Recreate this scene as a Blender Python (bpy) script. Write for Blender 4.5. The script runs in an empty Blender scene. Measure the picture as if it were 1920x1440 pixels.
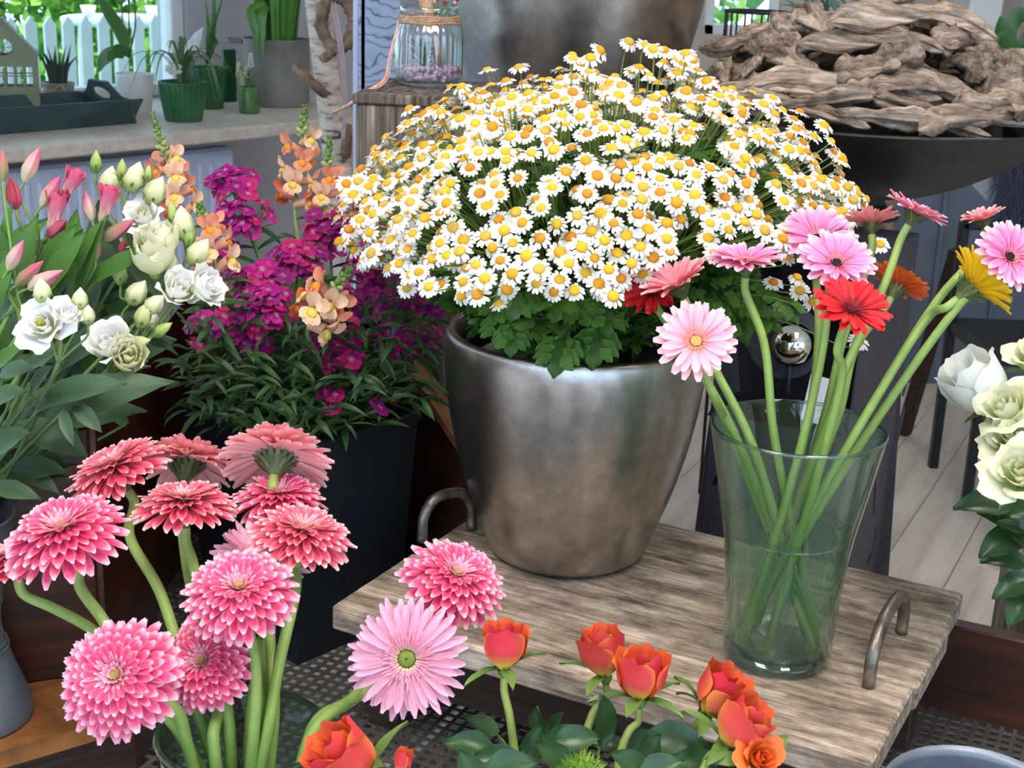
import bpy, math, random
import numpy as np
from mathutils import Matrix, Vector

# ------------------------------------------------------------------ camera, world, lights, exposure
SC = bpy.context.scene
COL = SC.collection
PITCH, ROLL, FPX, EYE = math.radians(17.5), math.radians(2.0), 2660.0, 0.9
cF = np.array((0, math.cos(PITCH), -math.sin(PITCH)))
_r0 = np.array((1.0, 0, 0)); _u0 = np.array((0, math.sin(PITCH), math.cos(PITCH)))
cR = _r0 * math.cos(ROLL) + _u0 * math.sin(ROLL)
cU = _u0 * math.cos(ROLL) - _r0 * math.sin(ROLL)
EYEP = np.array((0, 0, EYE))
cam = bpy.data.cameras.new('camera'); camo = bpy.data.objects.new('camera', cam); COL.objects.link(camo)
cam.sensor_width = 36; cam.lens = 36 * FPX / 1920; cam.clip_start = .05; cam.clip_end = 200
camo.matrix_world = Matrix(((cR[0], cU[0], -cF[0], 0), (cR[1], cU[1], -cF[1], 0), (cR[2], cU[2], -cF[2], EYE), (0, 0, 0, 1)))
cam.dof.use_dof = True; cam.dof.focus_distance = 1.75; cam.dof.aperture_fstop = 16
SC.camera = camo
W = bpy.data.worlds.new('daylight'); SC.world = W; W.use_nodes = True
bg = W.node_tree.nodes['Background']; bg.inputs[0].default_value = (.56, .76, 1.0, 1); bg.inputs[1].default_value = 3.1
SC.view_settings.view_transform = 'Standard'; SC.view_settings.look = 'None'; SC.view_settings.gamma = 1
SC.view_settings.use_curve_mapping = False; SC.view_settings.exposure = 0.12
SC.cycles.transparent_max_bounces = 16; SC.cycles.max_bounces = 5; SC.cycles.diffuse_bounces = 3; SC.cycles.glossy_bounces = 2; SC.cycles.use_adaptive_sampling = True; SC.cycles.adaptive_threshold = .22; SC.cycles.adaptive_min_samples = 14

def area(name, loc, sx, sy, power, col, rot=(0, 0, 0)):
    l = bpy.data.lights.new(name, 'AREA'); l.shape = 'RECTANGLE'; l.size = sx; l.size_y = sy; l.energy = power; l.color = col
    o = bpy.data.objects.new(name, l); COL.objects.link(o); o.location = loc; o.rotation_euler = rot
    return o
CEIL = 1.95
sun = bpy.data.lights.new('sun', 'SUN'); sun.energy = 7; sun.angle = .02; sun.color = (1, .95, .86); suno = bpy.data.objects.new('sun', sun); COL.objects.link(suno)
suno.rotation_euler = Vector((-.1, .42, -.9)).to_track_quat('-Z', 'Y').to_euler()
for x, y, p in ((-.55, 1.0, 22), (.75, 1.0, 22), (1.2, 3.4, 9), (1.5, 5.4, 7)):
    area('ceiling_lamp_light', (x, y, CEIL - .06), .5, 1.1, p, (1, .94, .85))

# ------------------------------------------------------------------ pixel (1920x1440 frame) to place, at a real distance / height
def ray(u, v): return cF + (u - 960) / FPX * cR - (v - 720) / FPX * cU
def PZ(u, v, z): d = ray(u, v); return EYEP + d * ((z - EYE) / d[2])
def PY(u, v, y): d = ray(u, v); return EYEP + d * (y / d[1])
def PT(u, v, t): return EYEP + ray(u, v) * t
def PPL(u, v, pt, n): d = ray(u, v); return EYEP + d * (np.dot(np.array(pt) - EYEP, n) / np.dot(d, n))
def CN(a, b, c): n = cR * a + cU * b - cF * c; return n / np.linalg.norm(n)
def nrm(a): a = np.array(a, float); return a / (np.linalg.norm(a) or 1)

# ------------------------------------------------------------------ mesh building
def lin(c): c = c / 255.0; return c / 12.92 if c <= .04045 else ((c + .055) / 1.055) ** 2.4
def S(r, g, b): return np.array((lin(r), lin(g), lin(b)))
def mix(a, b, t): return a * (1 - t) + b * t

class MB:
    def __init__(s): s.v = []; s.f = []; s.c = []; s.n = 0
    def add(s, v, f, c=None):
        v = np.asarray(v, float).reshape(-1, 3); s.v.append(v)
        s.f.extend([tuple(i + s.n for i in q) for q in f]); s.n += len(v)
        if c is None: c = np.ones((len(v), 3)) * .5
        c = np.asarray(c, float)
        if c.ndim == 1: c = np.tile(c, (len(v), 1))
        s.c.append(c); return s
    def addM(s, mb, M):
        v = np.concatenate(mb.v); M = np.array(M); s.add(v @ M[:3, :3].T + M[:3, 3], mb.f, np.concatenate(mb.c)); return s
    def tint(s, k): s.c = [x * k for x in s.c]; return s
    def data(s, name, mat, smooth=True, M=None):
        v = np.concatenate(s.v)
        if M is not None: M = np.array(M); v = v @ M[:3, :3].T + M[:3, 3]
        me = bpy.data.meshes.new(name); me.from_pydata(v.tolist(), [], s.f)
        a = me.color_attributes.new('Col', 'FLOAT_COLOR', 'POINT')
        c = np.concatenate(s.c); a.data.foreach_set('color', np.hstack([c, np.ones((len(c), 1))]).astype(np.float32).ravel())
        if smooth: me.polygons.foreach_set('use_smooth', [True] * len(me.polygons))
        me.materials.append(mat); me.update(); return me

def gridf(nl, nw):
    return [(i * (nw + 1) + j, (i + 1) * (nw + 1) + j, (i + 1) * (nw + 1) + j + 1, i * (nw + 1) + j + 1) for i in range(nl) for j in range(nw)]
def catmull(P, k=6):
    P = [np.array(p, float) for p in P]; Q = [2 * P[0] - P[1]] + P + [2 * P[-1] - P[-2]]; out = []
    for i in range(1, len(Q) - 2):
        a, b, c, d = Q[i - 1:i + 3]; t0 = 0; t1 = t0 + max(np.linalg.norm(b - a), 1e-9) ** .5; t2 = t1 + max(np.linalg.norm(c - b), 1e-9) ** .5; t3 = t2 + max(np.linalg.norm(d - c), 1e-9) ** .5
        for t in t1 + (t2 - t1) * np.arange(k) / k:
            A1 = (t1 - t) / (t1 - t0) * a + (t - t0) / (t1 - t0) * b; A2 = (t2 - t) / (t2 - t1) * b + (t - t1) / (t2 - t1) * c; A3 = (t3 - t) / (t3 - t2) * c + (t - t2) / (t3 - t2) * d
            B1 = (t2 - t) / (t2 - t0) * A1 + (t - t0) / (t2 - t0) * A2; B2 = (t3 - t) / (t3 - t1) * A2 + (t - t1) / (t3 - t1) * A3; out.append((t2 - t) / (t2 - t1) * B1 + (t - t1) / (t2 - t1) * B2)
    out.append(P[-1]); return out
def tube(mb, P, r, n=8, col=(.5, .5, .5), cap=True, col2=None):
    P = np.array(P, float); m = len(P); T = np.gradient(P, axis=0); up = np.array((0, 0, 1.)) if abs(nrm(T[0])[2]) < .9 else np.array((1., 0, 0))
    rr = np.full(m, r) if np.isscalar(r) else np.interp(np.linspace(0, 1, m), np.linspace(0, 1, len(r)), r)
    vs = []; x = None
    for i in range(m):
        t = nrm(T[i]); x = nrm(np.cross(up, t)) if x is None else nrm(x - t * np.dot(x, t)); y = np.cross(t, x)
        for k in range(n):
            a = 2 * math.pi * k / n; vs.append(P[i] + rr[i] * (math.cos(a) * x + math.sin(a) * y))
    f = [(i * n + k, i * n + (k + 1) % n, (i + 1) * n + (k + 1) % n, (i + 1) * n + k) for i in range(m - 1) for k in range(n)]
    if cap: f += [tuple(range(n))[::-1], tuple((m - 1) * n + k for k in range(n))]
    c = np.array(col) if col2 is None else np.repeat([mix(np.array(col), np.array(col2), i / (m - 1)) for i in range(m)], n, 0)
    return mb.add(vs, f, c)
def lathe(mb, prof, n=48, c=(0, 0, 0), col=(.5, .5, .5), rfun=None):
    vs = []; m = len(prof)
    for r, z in prof:
        for k in range(n):
            a = 2 * math.pi * k / n; q = r * (rfun(a, z) if rfun else 1); vs.append((c[0] + q * math.cos(a), c[1] + q * math.sin(a), c[2] + z))
    f = [(i * n + k, i * n + (k + 1) % n, (i + 1) * n + (k + 1) % n, (i + 1) * n + k) for i in range(m - 1) for k in range(n)]
    return mb.add(vs, f, col)
def ell(mb, c, r, n=10, m=6, col=(.5, .5, .5), M=None):
    vs = []
    for i in range(m + 1):
        t = math.pi * i / m
        for k in range(n): a = 2 * math.pi * k / n; vs.append((r[0] * math.sin(t) * math.cos(a), r[1] * math.sin(t) * math.sin(a), r[2] * math.cos(t)))
    v = np.array(vs)
    if M is not None: v = v @ np.array(M)[:3, :3].T
    f = [(i * n + k, (i + 1) * n + k, (i + 1) * n + (k + 1) % n, i * n + (k + 1) % n) for i in range(m) for k in range(n)]
    return mb.add(v + np.array(c), f, col)
def box(mb, c, sx, sy, sz, M=None, col=(.5, .5, .5), b=0.0):
    """box centred at c; b = chamfer of all edges"""
    h = np.array((sx, sy, sz)) / 2.0; vs = []; idx = {}
    if b <= 0:
        v = np.array([(x, y, z) for x in (-1, 1) for y in (-1, 1) for z in (-1, 1)]) * h
        f = [(0, 1, 3, 2), (4, 6, 7, 5), (0, 4, 5, 1), (2, 3, 7, 6), (0, 2, 6, 4), (1, 5, 7, 3)]
    else:
        for x in (-1, 1):
            for y in (-1, 1):
                for z in (-1, 1):
                    for ax in range(3):
                        q = h - b; q[ax] = h[ax]; idx[(x, y, z, ax)] = len(vs); vs.append(np.array((x, y, z)) * q)
        v = np.array(vs); f = []
        for ax in range(3):
            o = [a for a in range(3) if a != ax]
            for s in (-1, 1):
                q = []
                for p1, p2 in ((-1, -1), (1, -1), (1, 1), (-1, 1)):
                    k = [0, 0, 0]; k[ax] = s; k[o[0]] = p1; k[o[1]] = p2; q.append(idx[(k[0], k[1], k[2], ax)])
                f.append(tuple(q))
            for p1 in (-1, 1):
                for p2 in (-1, 1):
                    q = []
                    for s, a in ((-1, o[0]), (1, o[0]), (1, o[1]), (-1, o[1])):
                        k = [0, 0, 0]; k[ax] = s; k[o[0]] = p1; k[o[1]] = p2; q.append(idx[(k[0], k[1], k[2], a)])
                    f.append(tuple(q))
        for x in (-1, 1):
            for y in (-1, 1):
                for z in (-1, 1): f.append(tuple(idx[(x, y, z, a)] for a in range(3)))
    if M is not None: v = v @ np.array(M)[:3, :3].T
    return mb.add(v + np.array(c), f, col)
def prism(mb, poly, z0, z1, col=(.5, .5, .5)):
    """vertical prism over a plan polygon; z1 may be a list"""
    n = len(poly); zz = z1 if hasattr(z1, '__len__') else [z1] * n; z00 = z0 if hasattr(z0, '__len__') else [z0] * n
    v = [(p[0], p[1], z00[i]) for i, p in enumerate(poly)] + [(p[0], p[1], zz[i]) for i, p in enumerate(poly)]
    f = [tuple(range(n))[::-1], tuple(range(n, 2 * n))] + [(i, (i + 1) % n, n + (i + 1) % n, n + i) for i in range(n)]
    return mb.add(v, f, col)
def plate(outer, holes, th):
    """flat plate with holes: outline in x,z at y=0, thickness th in y; returns MB"""
    import bmesh
    bm = bmesh.new(); loops = [outer] + holes
    for lp in loops:
        vs = [bm.verts.new((p[0], 0, p[1])) for p in lp]
        for i in range(len(vs)): bm.edges.new((vs[i], vs[(i + 1) % len(vs)]))
    bmesh.ops.triangle_fill(bm, use_beauty=True, use_dissolve=False, edges=bm.edges[:])
    bm.verts.index_update(); v = np.array([x.co[:] for x in bm.verts]); f = []
    for q in bm.faces: f.append(tuple(x.index for x in q.verts))
    n = len(v); bm.free(); mb = MB(); V = np.vstack([v, v + np.array((0, th, 0))])
    F = f + [tuple(i + n for i in q[::-1]) for q in f]; o = 0
    for lp in loops:
        k = len(lp); F += [(o + i, o + (i + 1) % k, n + o + (i + 1) % k, n + o + i) for i in range(k)]; o += k
    return mb.add(V, F)

# ------------------------------------------------------------------ objects
WM = {}
def tag(o, label=None, cat=None, group=None, kind=None):
    if label: o['label'] = label
    if cat: o['category'] = cat
    if group: o['group'] = group
    if kind: o['kind'] = kind
    return o
def thing(name, loc, label, cat, group=None):
    o = bpy.data.objects.new(name, None); COL.objects.link(o); o.location = tuple(float(k) for k in loc); o.empty_display_size = .02
    WM[o.name] = Matrix.Translation(o.location); return tag(o, label, cat, group)
def put(name, me, parent=None, Wm=None):
    """link mesh data as an object whose world matrix is Wm"""
    o = bpy.data.objects.new(name, me); COL.objects.link(o); Wm = Wm if Wm is not None else Matrix.Identity(4)
    if parent is not None:
        o.parent = parent; o.matrix_basis = WM[parent.name].inverted() @ Wm
    else: o.matrix_basis = Wm
    WM[o.name] = Wm.copy(); return o
def part(name, mb, mat, parent=None, smooth=True, origin=None):
    """mesh built in world coordinates -> object (child of parent)"""
    if parent is not None: Wm = WM[parent.name]
    else: Wm = Matrix.Translation(Vector(origin)) if origin is not None else Matrix.Identity(4)
    return put(name, mb.data(name, mat, smooth, Wm.inverted()), parent, Wm)
def frame(o, x, zh):
    x = nrm(x); y = nrm(np.cross(zh, x)); z = np.cross(x, y)
    return Matrix(((x[0], y[0], z[0], o[0]), (x[1], y[1], z[1], o[1]), (x[2], y[2], z[2], o[2]), (0, 0, 0, 1)))
def zframe(o, z, spin=0):
    z = nrm(z); h = np.array((1., 0, 0)) if abs(z[0]) < .8 else np.array((0, 1., 0)); y = nrm(np.cross(z, h)); x = np.cross(y, z)
    return Matrix(((x[0], y[0], z[0], o[0]), (x[1], y[1], z[1], o[1]), (x[2], y[2], z[2], o[2]), (0, 0, 0, 1))) @ Matrix.Rotation(spin, 4, 'Z')
def TR(x, y, z): return Matrix.Translation((x, y, z))
def RX(a): return Matrix.Rotation(a, 4, 'X')
def RY(a): return Matrix.Rotation(a, 4, 'Y')
def RZ(a): return Matrix.Rotation(a, 4, 'Z')
def SCL(x, y, z): return Matrix.Diagonal((x, y, z, 1))
rnd = random.Random(7)
def U(a, b): return rnd.uniform(a, b)

# ------------------------------------------------------------------ materials
def nodes(name):
    m = bpy.data.materials.new(name); m.use_nodes = True; nt = m.node_tree; return m, nt, nt.nodes['Principled BSDF'], nt.nodes['Material Output']
def N(nt, t, **kw):
    n = nt.nodes.new(t)
    for k, v in kw.items(): setattr(n, k, v)
    return n
def rgba(c): return (float(c[0]), float(c[1]), float(c[2]), 1)
def noise(nt, scale, detail=4, rough=.55, vec=None, sc=None, coord='Object'):
    tc = N(nt, 'ShaderNodeTexCoord'); mp = N(nt, 'ShaderNodeMapping'); nt.links.new(tc.outputs[coord], mp.inputs[0])
    if sc: mp.inputs['Scale'].default_value = sc
    n = N(nt, 'ShaderNodeTexNoise'); n.inputs['Scale'].default_value = scale; n.inputs['Detail'].default_value = detail; n.inputs['Roughness'].default_value = rough
    nt.links.new(mp.outputs[0], n.inputs['Vector']); return n
def ramp(nt, src, stops):
    r = N(nt, 'ShaderNodeValToRGB'); e = r.color_ramp.elements
    while len(e) < len(stops): e.new(.5)
    for i, (p, c) in enumerate(stops): e[i].position = p; e[i].color = rgba(c)
    nt.links.new(src, r.inputs[0]); return r
def bump(nt, src, bs, strength=.3, dist=.002):
    b = N(nt, 'ShaderNodeBump'); b.inputs['Strength'].default_value = strength; b.inputs['Distance'].default_value = dist
    nt.links.new(src, b.inputs['Height']); nt.links.new(b.outputs[0], bs.inputs['Normal'])
def vmat(name, rough=.55, back=None, backmix=.0, transl=.25, nscale=60, namp=.25, bstr=.15, sheen=0, coat=0):
    """petal / leaf / stem material: colour from the surface's own colour attribute, mottled, with light passing through"""
    m, nt, bs, out = nodes(name); at = N(nt, 'ShaderNodeAttribute'); at.attribute_name = 'Col'
    nz = noise(nt, nscale, 3); mr = N(nt, 'ShaderNodeMapRange'); mr.inputs['To Min'].default_value = 1 - namp; mr.inputs['To Max'].default_value = 1 + namp
    nt.links.new(nz.outputs['Fac'], mr.inputs['Value'])
    mul = N(nt, 'ShaderNodeMix', data_type='RGBA', blend_type='MULTIPLY'); mul.inputs[0].default_value = 1
    nt.links.new(at.outputs['Color'], mul.inputs[6]); nt.links.new(mr.outputs[0], mul.inputs[7]); c = mul.outputs[2]
    if back is not None:
        g = N(nt, 'ShaderNodeNewGeometry'); mx = N(nt, 'ShaderNodeMix', data_type='RGBA'); mlt = N(nt, 'ShaderNodeMath', operation='MULTIPLY')
        mlt.inputs[1].default_value = backmix; nt.links.new(g.outputs['Backfacing'], mlt.inputs[0]); nt.links.new(mlt.outputs[0], mx.inputs[0])
        nt.links.new(c, mx.inputs[6]); mx.inputs[7].default_value = rgba(back); c = mx.outputs[2]
    nt.links.new(c, bs.inputs['Base Color']); bs.inputs['Roughness'].default_value = rough; bs.inputs['Specular IOR Level'].default_value = .35
    bs.inputs['Coat Weight'].default_value = coat; bs.inputs['Coat Roughness'].default_value = .25
    if bstr: bump(nt, nz.outputs['Fac'], bs, bstr, .001)
    if transl:
        tr = N(nt, 'ShaderNodeBsdfTranslucent'); nt.links.new(c, tr.inputs[0]); ms = N(nt, 'ShaderNodeMixShader'); ms.inputs[0].default_value = transl
        nt.links.new(bs.outputs[0], ms.inputs[1]); nt.links.new(tr.outputs[0], ms.inputs[2]); nt.links.new(ms.outputs[0], out.inputs[0])
    return m
def nmat(name, stops, scale=8, detail=6, rough=.6, metal=0, sc=None, bstr=.3, bdist=.002, spec=.4, coord='Object', rr=None, nrough=.6):
    m, nt, bs, out = nodes(name); nz = noise(nt, scale, detail, nrough, sc=sc, coord=coord); r = ramp(nt, nz.outputs['Fac'], stops)
    nt.links.new(r.outputs[0], bs.inputs['Base Color']); bs.inputs['Roughness'].default_value = rough; bs.inputs['Metallic'].default_value = metal
    bs.inputs['Specular IOR Level'].default_value = spec
    if rr:
        k = N(nt, 'ShaderNodeMapRange'); k.inputs['To Min'].default_value = rr[0]; k.inputs['To Max'].default_value = rr[1]
        nt.links.new(nz.outputs['Fac'], k.inputs['Value']); nt.links.new(k.outputs[0], bs.inputs['Roughness'])
    if bstr: bump(nt, nz.outputs['Fac'], bs, bstr, bdist)
    return m
def flat(name, c, rough=.5, metal=0, scale=40, amp=.12, bstr=.1):
    c = np.array(c); return nmat(name, [(.3, c * (1 - amp)), (.7, np.minimum(c * (1 + amp), 1))], scale, 3, rough, metal, bstr=bstr, bdist=.001)
def glassmat(name, tint, ior=1.45, refl=(1, 1, 1), rough=.02, gain=1.0, body=None, bodyf=0, edge=6):
    """clear thin-walled glass: Fresnel reflection over tinted transparency"""
    m, nt, bs, out = nodes(name); nt.nodes.remove(bs)
    lw = N(nt, 'ShaderNodeLayerWeight'); lw.inputs[0].default_value = .5; pw = N(nt, 'ShaderNodeMath', operation='POWER'); pw.inputs[1].default_value = 4.0; nt.links.new(lw.outputs['Facing'], pw.inputs[0])
    f0 = ((ior - 1) / (ior + 1)) ** 2; fr = N(nt, 'ShaderNodeMapRange'); fr.inputs['To Min'].default_value = f0; fr.inputs['To Max'].default_value = .85; nt.links.new(pw.outputs[0], fr.inputs['Value']); nz = noise(nt, 9, 2)
    gl = N(nt, 'ShaderNodeBsdfGlossy'); gl.inputs['Roughness'].default_value = rough; gl.inputs['Color'].default_value = rgba(refl)
    b = N(nt, 'ShaderNodeBump'); b.inputs['Strength'].default_value = .08; b.inputs['Distance'].default_value = .004
    nt.links.new(nz.outputs['Fac'], b.inputs['Height']); nt.links.new(b.outputs[0], gl.inputs['Normal'])
    tp = N(nt, 'ShaderNodeBsdfTransparent'); tm = N(nt, 'ShaderNodeMix', data_type='RGBA'); tm.inputs[6].default_value = rgba(tint); tm.inputs[7].default_value = rgba(np.array(tint) ** edge); p2 = N(nt, 'ShaderNodeMath', operation='POWER'); p2.inputs[1].default_value = 2.5
    nt.links.new(lw.outputs['Facing'], p2.inputs[0]); nt.links.new(p2.outputs[0], tm.inputs[0]); nt.links.new(tm.outputs[2], tp.inputs[0]); src = tp.outputs[0]
    if body is not None:
        df = N(nt, 'ShaderNodeBsdfTranslucent'); df.inputs[0].default_value = rgba(body); mm = N(nt, 'ShaderNodeMixShader'); mm.inputs[0].default_value = bodyf
        nt.links.new(src, mm.inputs[1]); nt.links.new(df.outputs[0], mm.inputs[2]); src = mm.outputs[0]
    k = N(nt, 'ShaderNodeMath', operation='MULTIPLY'); k.inputs[1].default_value = gain; k.use_clamp = True; nt.links.new(fr.outputs[0], k.inputs[0])
    ms = N(nt, 'ShaderNodeMixShader'); nt.links.new(k.outputs[0], ms.inputs[0]); nt.links.new(src, ms.inputs[1]); nt.links.new(gl.outputs[0], ms.inputs[2])
    nt.links.new(ms.outputs[0], out.inputs[0]); return m
def woodmat(name, dark, mid, light, sc=(3, 40, 40), rough=.7, bstr=.5, blot=.5, spec=.3, rand=0):
    """grain along local x with darker blotches"""
    m, nt, bs, out = nodes(name); a = noise(nt, 1.0, 8, .65, sc=sc); r = ramp(nt, a.outputs['Fac'], [(.30, dark), (.5, mid), (.72, light)])
    b2 = noise(nt, 1.0, 5, .6, sc=(sc[0] * 2.2, sc[1] * .35, sc[2] * .35)); r2 = ramp(nt, b2.outputs['Fac'], [(.35, np.ones(3) * (1 - blot)), (.62, np.ones(3))])
    mul = N(nt, 'ShaderNodeMix', data_type='RGBA', blend_type='MULTIPLY'); mul.inputs[0].default_value = 1
    nt.links.new(r.outputs[0], mul.inputs[6]); nt.links.new(r2.outputs[0], mul.inputs[7]); cc = mul.outputs[2]
    if rand:
        oi = N(nt, 'ShaderNodeObjectInfo'); mr = N(nt, 'ShaderNodeMapRange'); mr.inputs['To Min'].default_value = 1 - rand; mr.inputs['To Max'].default_value = 1.05; nt.links.new(oi.outputs['Random'], mr.inputs['Value'])
        m2 = N(nt, 'ShaderNodeMix', data_type='RGBA', blend_type='MULTIPLY'); m2.inputs[0].default_value = 1; nt.links.new(cc, m2.inputs[6]); nt.links.new(mr.outputs[0], m2.inputs[7]); cc = m2.outputs[2]
    nt.links.new(cc, bs.inputs['Base Color'])
    bs.inputs['Roughness'].default_value = rough; bs.inputs['Specular IOR Level'].default_value = spec; bump(nt, a.outputs['Fac'], bs, bstr, .004); return m

M = {}
M['petal'] = vmat('petal', .5, S(246, 196, 190), .72, .22)
M['petal_one'] = vmat('petal_plain', .5, None, 0, .22, namp=.12)
M['petal_back'] = vmat('petal_salmon_back', .5, S(240, 150, 140), .55, .2)
M['white_petal'] = vmat('white_petal', .5, None, 0, .3, nscale=25, namp=.05, bstr=.05)
M['magenta'] = vmat('magenta_petal', .55, None, 0, .15, nscale=80, namp=.3)
M['leaf'] = vmat('leaf', .45, S(120, 150, 95), .35, .2, nscale=45, namp=.3)
M['gloss_leaf'] = vmat('glossy_leaf', .35, S(120, 145, 110), .5, .1, nscale=30, namp=.25, coat=.3)
M['grey_leaf'] = vmat('grey_green_leaf', .5, S(110, 130, 105), .4, .15, nscale=22, namp=.25)
M['stem'] = vmat('stem', .5, None, 0, 0, nscale=70, namp=.2)
M['disc'] = vmat('flower_disc', .8, None, 0, 0, nscale=700, namp=.45, bstr=.8)
M['silver'] = nmat('brushed_silver', [(.3, S(168, 164, 158)), (.55, S(186, 182, 177)), (.75, S(202, 199, 194))], 45, 5, .3, 1.0, bstr=.05, bdist=.0008, rr=(.27, .34), nrough=.6)
M['chrome'] = flat('polished_steel', S(225, 220, 210), .06, 1, 5, .03, 0)
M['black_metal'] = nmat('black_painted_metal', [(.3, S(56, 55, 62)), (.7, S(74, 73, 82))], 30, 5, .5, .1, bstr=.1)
M['bowl_black'] = nmat('dark_iron', [(.3, S(38, 38, 38)), (.7, S(58, 56, 54))], 18, 5, .45, .4, bstr=.1)
M['plastic_black'] = flat('black_plastic', S(24, 26, 28), .35, 0, 30, .2, .05)
M['planter'] = nmat('anthracite_planter', [(.3, S(14, 18, 24)), (.7, S(24, 29, 36))], 60, 4, .55, 0, bstr=.15)
M['zinc'] = nmat('zinc', [(.25, S(96, 104, 114)), (.6, S(128, 137, 148)), (.8, S(150, 158, 168))], 7, 7, .45, .55, bstr=.1, nrough=.7)
M['zinc_old'] = nmat('old_zinc', [(.25, S(108, 106, 104)), (.55, S(140, 138, 134)), (.8, S(160, 156, 152))], 6, 7, .6, .25, bstr=.15, nrough=.7)
M['iron'] = nmat('worn_iron', [(.3, S(96, 82, 74)), (.55, S(140, 130, 120)), (.8, S(186, 178, 168))], 40, 6, .36, .75, bstr=.3)
M['tray_wood'] = woodmat('weathered_board', S(92, 72, 60), S(178, 157, 138), S(232, 216, 198), (8, 80, 80), .75, .8, .62)
M['dark_wood'] = woodmat('dark_stained_wood', S(34, 24, 18), S(58, 42, 32), S(78, 58, 44), (3, 70, 70), .6, .5, .3)
M['mahogany'] = woodmat('mahogany', S(32, 14, 9), S(62, 27, 16), S(88, 42, 24), (3, 45, 45), .35, .2, .35, .5)
M['honey_wood'] = woodmat('honey_brown_wood', S(96, 56, 28), S(158, 100, 52), S(190, 128, 72), (5, 16, 16), .45, .25, .6, .4)
M['grey_wood'] = woodmat('grey_weathered_wood', S(66, 54, 46), S(126, 112, 102), S(190, 180, 172), (50, 50, 4), .85, .9, .7)
M['drift'] = woodmat('driftwood', S(88, 68, 56), S(190, 166, 146), S(232, 214, 198), (8, 110, 110), .85, 1.0, .6, .3, .35)
M['glass'] = glassmat('green_glass', (.94, .98, .96), 1.5, gain=1.4, edge=9, body=S(178, 205, 194), bodyf=.075)
M['clear_glass'] = glassmat('clear_glass', (.95, .98, .985), 1.55, gain=2.2, edge=8)
M['dark_glass'] = glassmat('dark_green_glass', (.62, .72, .67), 1.5, gain=1.3, edge=3, body=S(120, 130, 115), bodyf=.12)
M['water'] = glassmat('vase_water', (.88, .95, .91), 1.25, body=S(160, 200, 176), bodyf=.17, edge=3)
M['rim_glass'] = glassmat('glass_rim', (.60, .76, .70), 1.6, gain=2.0, edge=4)
M['slate'] = flat('slate_blue_shade', S(96, 106, 122), .7, 0, 8, .12, .05)  # shade of the far wall put into a dark base colour
M['pane'] = glassmat('window_pane', (.97, .985, 1), 1.3)
M['mesh'] = nmat('perforated_steel', [(.3, S(82, 77, 73)), (.7, S(124, 118, 112))], 20, 5, .45, .5, bstr=.1)
M['floor'] = woodmat('pale_wood_floor', S(168, 156, 146), S(196, 184, 174), S(214, 204, 196), (1.2, 14, 14), .45, .1, .12)
M['wall'] = flat('warm_plaster', S(190, 182, 172), .9, 0, 20, .05, .1)
M['wall_cool'] = flat('cool_plaster', S(186, 188, 196), .9, 0, 20, .05, .1)
M['white'] = flat('white_paint', S(226, 228, 232), .5, 0, 12, .05, .05)
M['radiator'] = flat('radiator_enamel', S(194, 206, 232), .4, 0, 12, .04, .02)  # white enamel, with the blue of the window daylight put into its colour
M['sill'] = nmat('stone_sill', [(.35, S(196, 184, 174)), (.65, S(216, 206, 198))], 30, 6, .5, bstr=.05)
M['ceramic_green'] = nmat('green_glaze', [(.3, S(34, 84, 52)), (.7, S(58, 112, 72))], 14, 4, .3, bstr=.05)
M['tin_green'] = nmat('green_tin', [(.3, S(70, 110, 74)), (.7, S(112, 146, 96))], 30, 5, .35, .6, bstr=.1)
M['teal_wood'] = nmat('painted_teal_wood', [(.3, S(40, 62, 66)), (.7, S(62, 86, 88))], 10, 5, .6, bstr=.2)
M['lantern'] = flat('sage_metal', S(132, 136, 112), .6, .1, 20, .08)
M['birch'] = nmat('birch_bark', [(.36, S(64, 54, 50)), (.45, S(188, 174, 160)), (.7, S(228, 218, 208))], 3, 6, .8, sc=(6, 6, 22), bstr=.5, bdist=.004)
M['bark'] = nmat('rough_bark', [(.3, S(84, 70, 60)), (.55, S(150, 124, 104)), (.8, S(196, 178, 162))], 30, 8, .9, bstr=1.0, bdist=.006)
M['twine'] = nmat('jute_twine', [(.3, S(150, 110, 84)), (.7, S(212, 176, 142))], 90, 4, .9, bstr=.8)
M['pink_cord'] = nmat('pink_raffia', [(.3, S(196, 140, 122)), (.7, S(236, 198, 182))], 120, 3, .8, bstr=.4)
M['ribbon'] = flat('mauve_ribbon', S(182, 156, 160), .6)
M['pebble'] = flat('lilac_pebble', S(214, 176, 204), .55, 0, 90, .2, .2)
M['feather'] = flat('white_feather', S(214, 220, 226), .7)
M['felt'] = flat('grey_felt', S(140, 146, 152), .95, 0, 120, .15, .4)
M['dark_fur'] = flat('dark_fur', S(58, 64, 78), .95, 0, 200, .4, .8)
M['chair'] = flat('black_chair_metal', S(30, 30, 34), .4, .2)
M['card'] = flat('white_card', S(236, 234, 236), .6, 0, 30, .03, 0)
M['lawn'] = nmat('lawn', [(.3, S(70, 120, 50)), (.7, S(120, 170, 80))], 30, 5, .9, bstr=.5)
M['hedge'] = vmat('garden_leaf', .6, None, 0, .35, nscale=20, namp=.4)
M['lamp'] = None
def emis(name, c, s):
    m, nt, bs, out = nodes(name); bs.inputs['Base Color'].default_value = rgba(c); bs.inputs['Emission Color'].default_value = rgba(c); bs.inputs['Emission Strength'].default_value = s; return m
M['lamp'] = emis('lit_lamp_diffuser', (1, .95, .87), 3)
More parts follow.
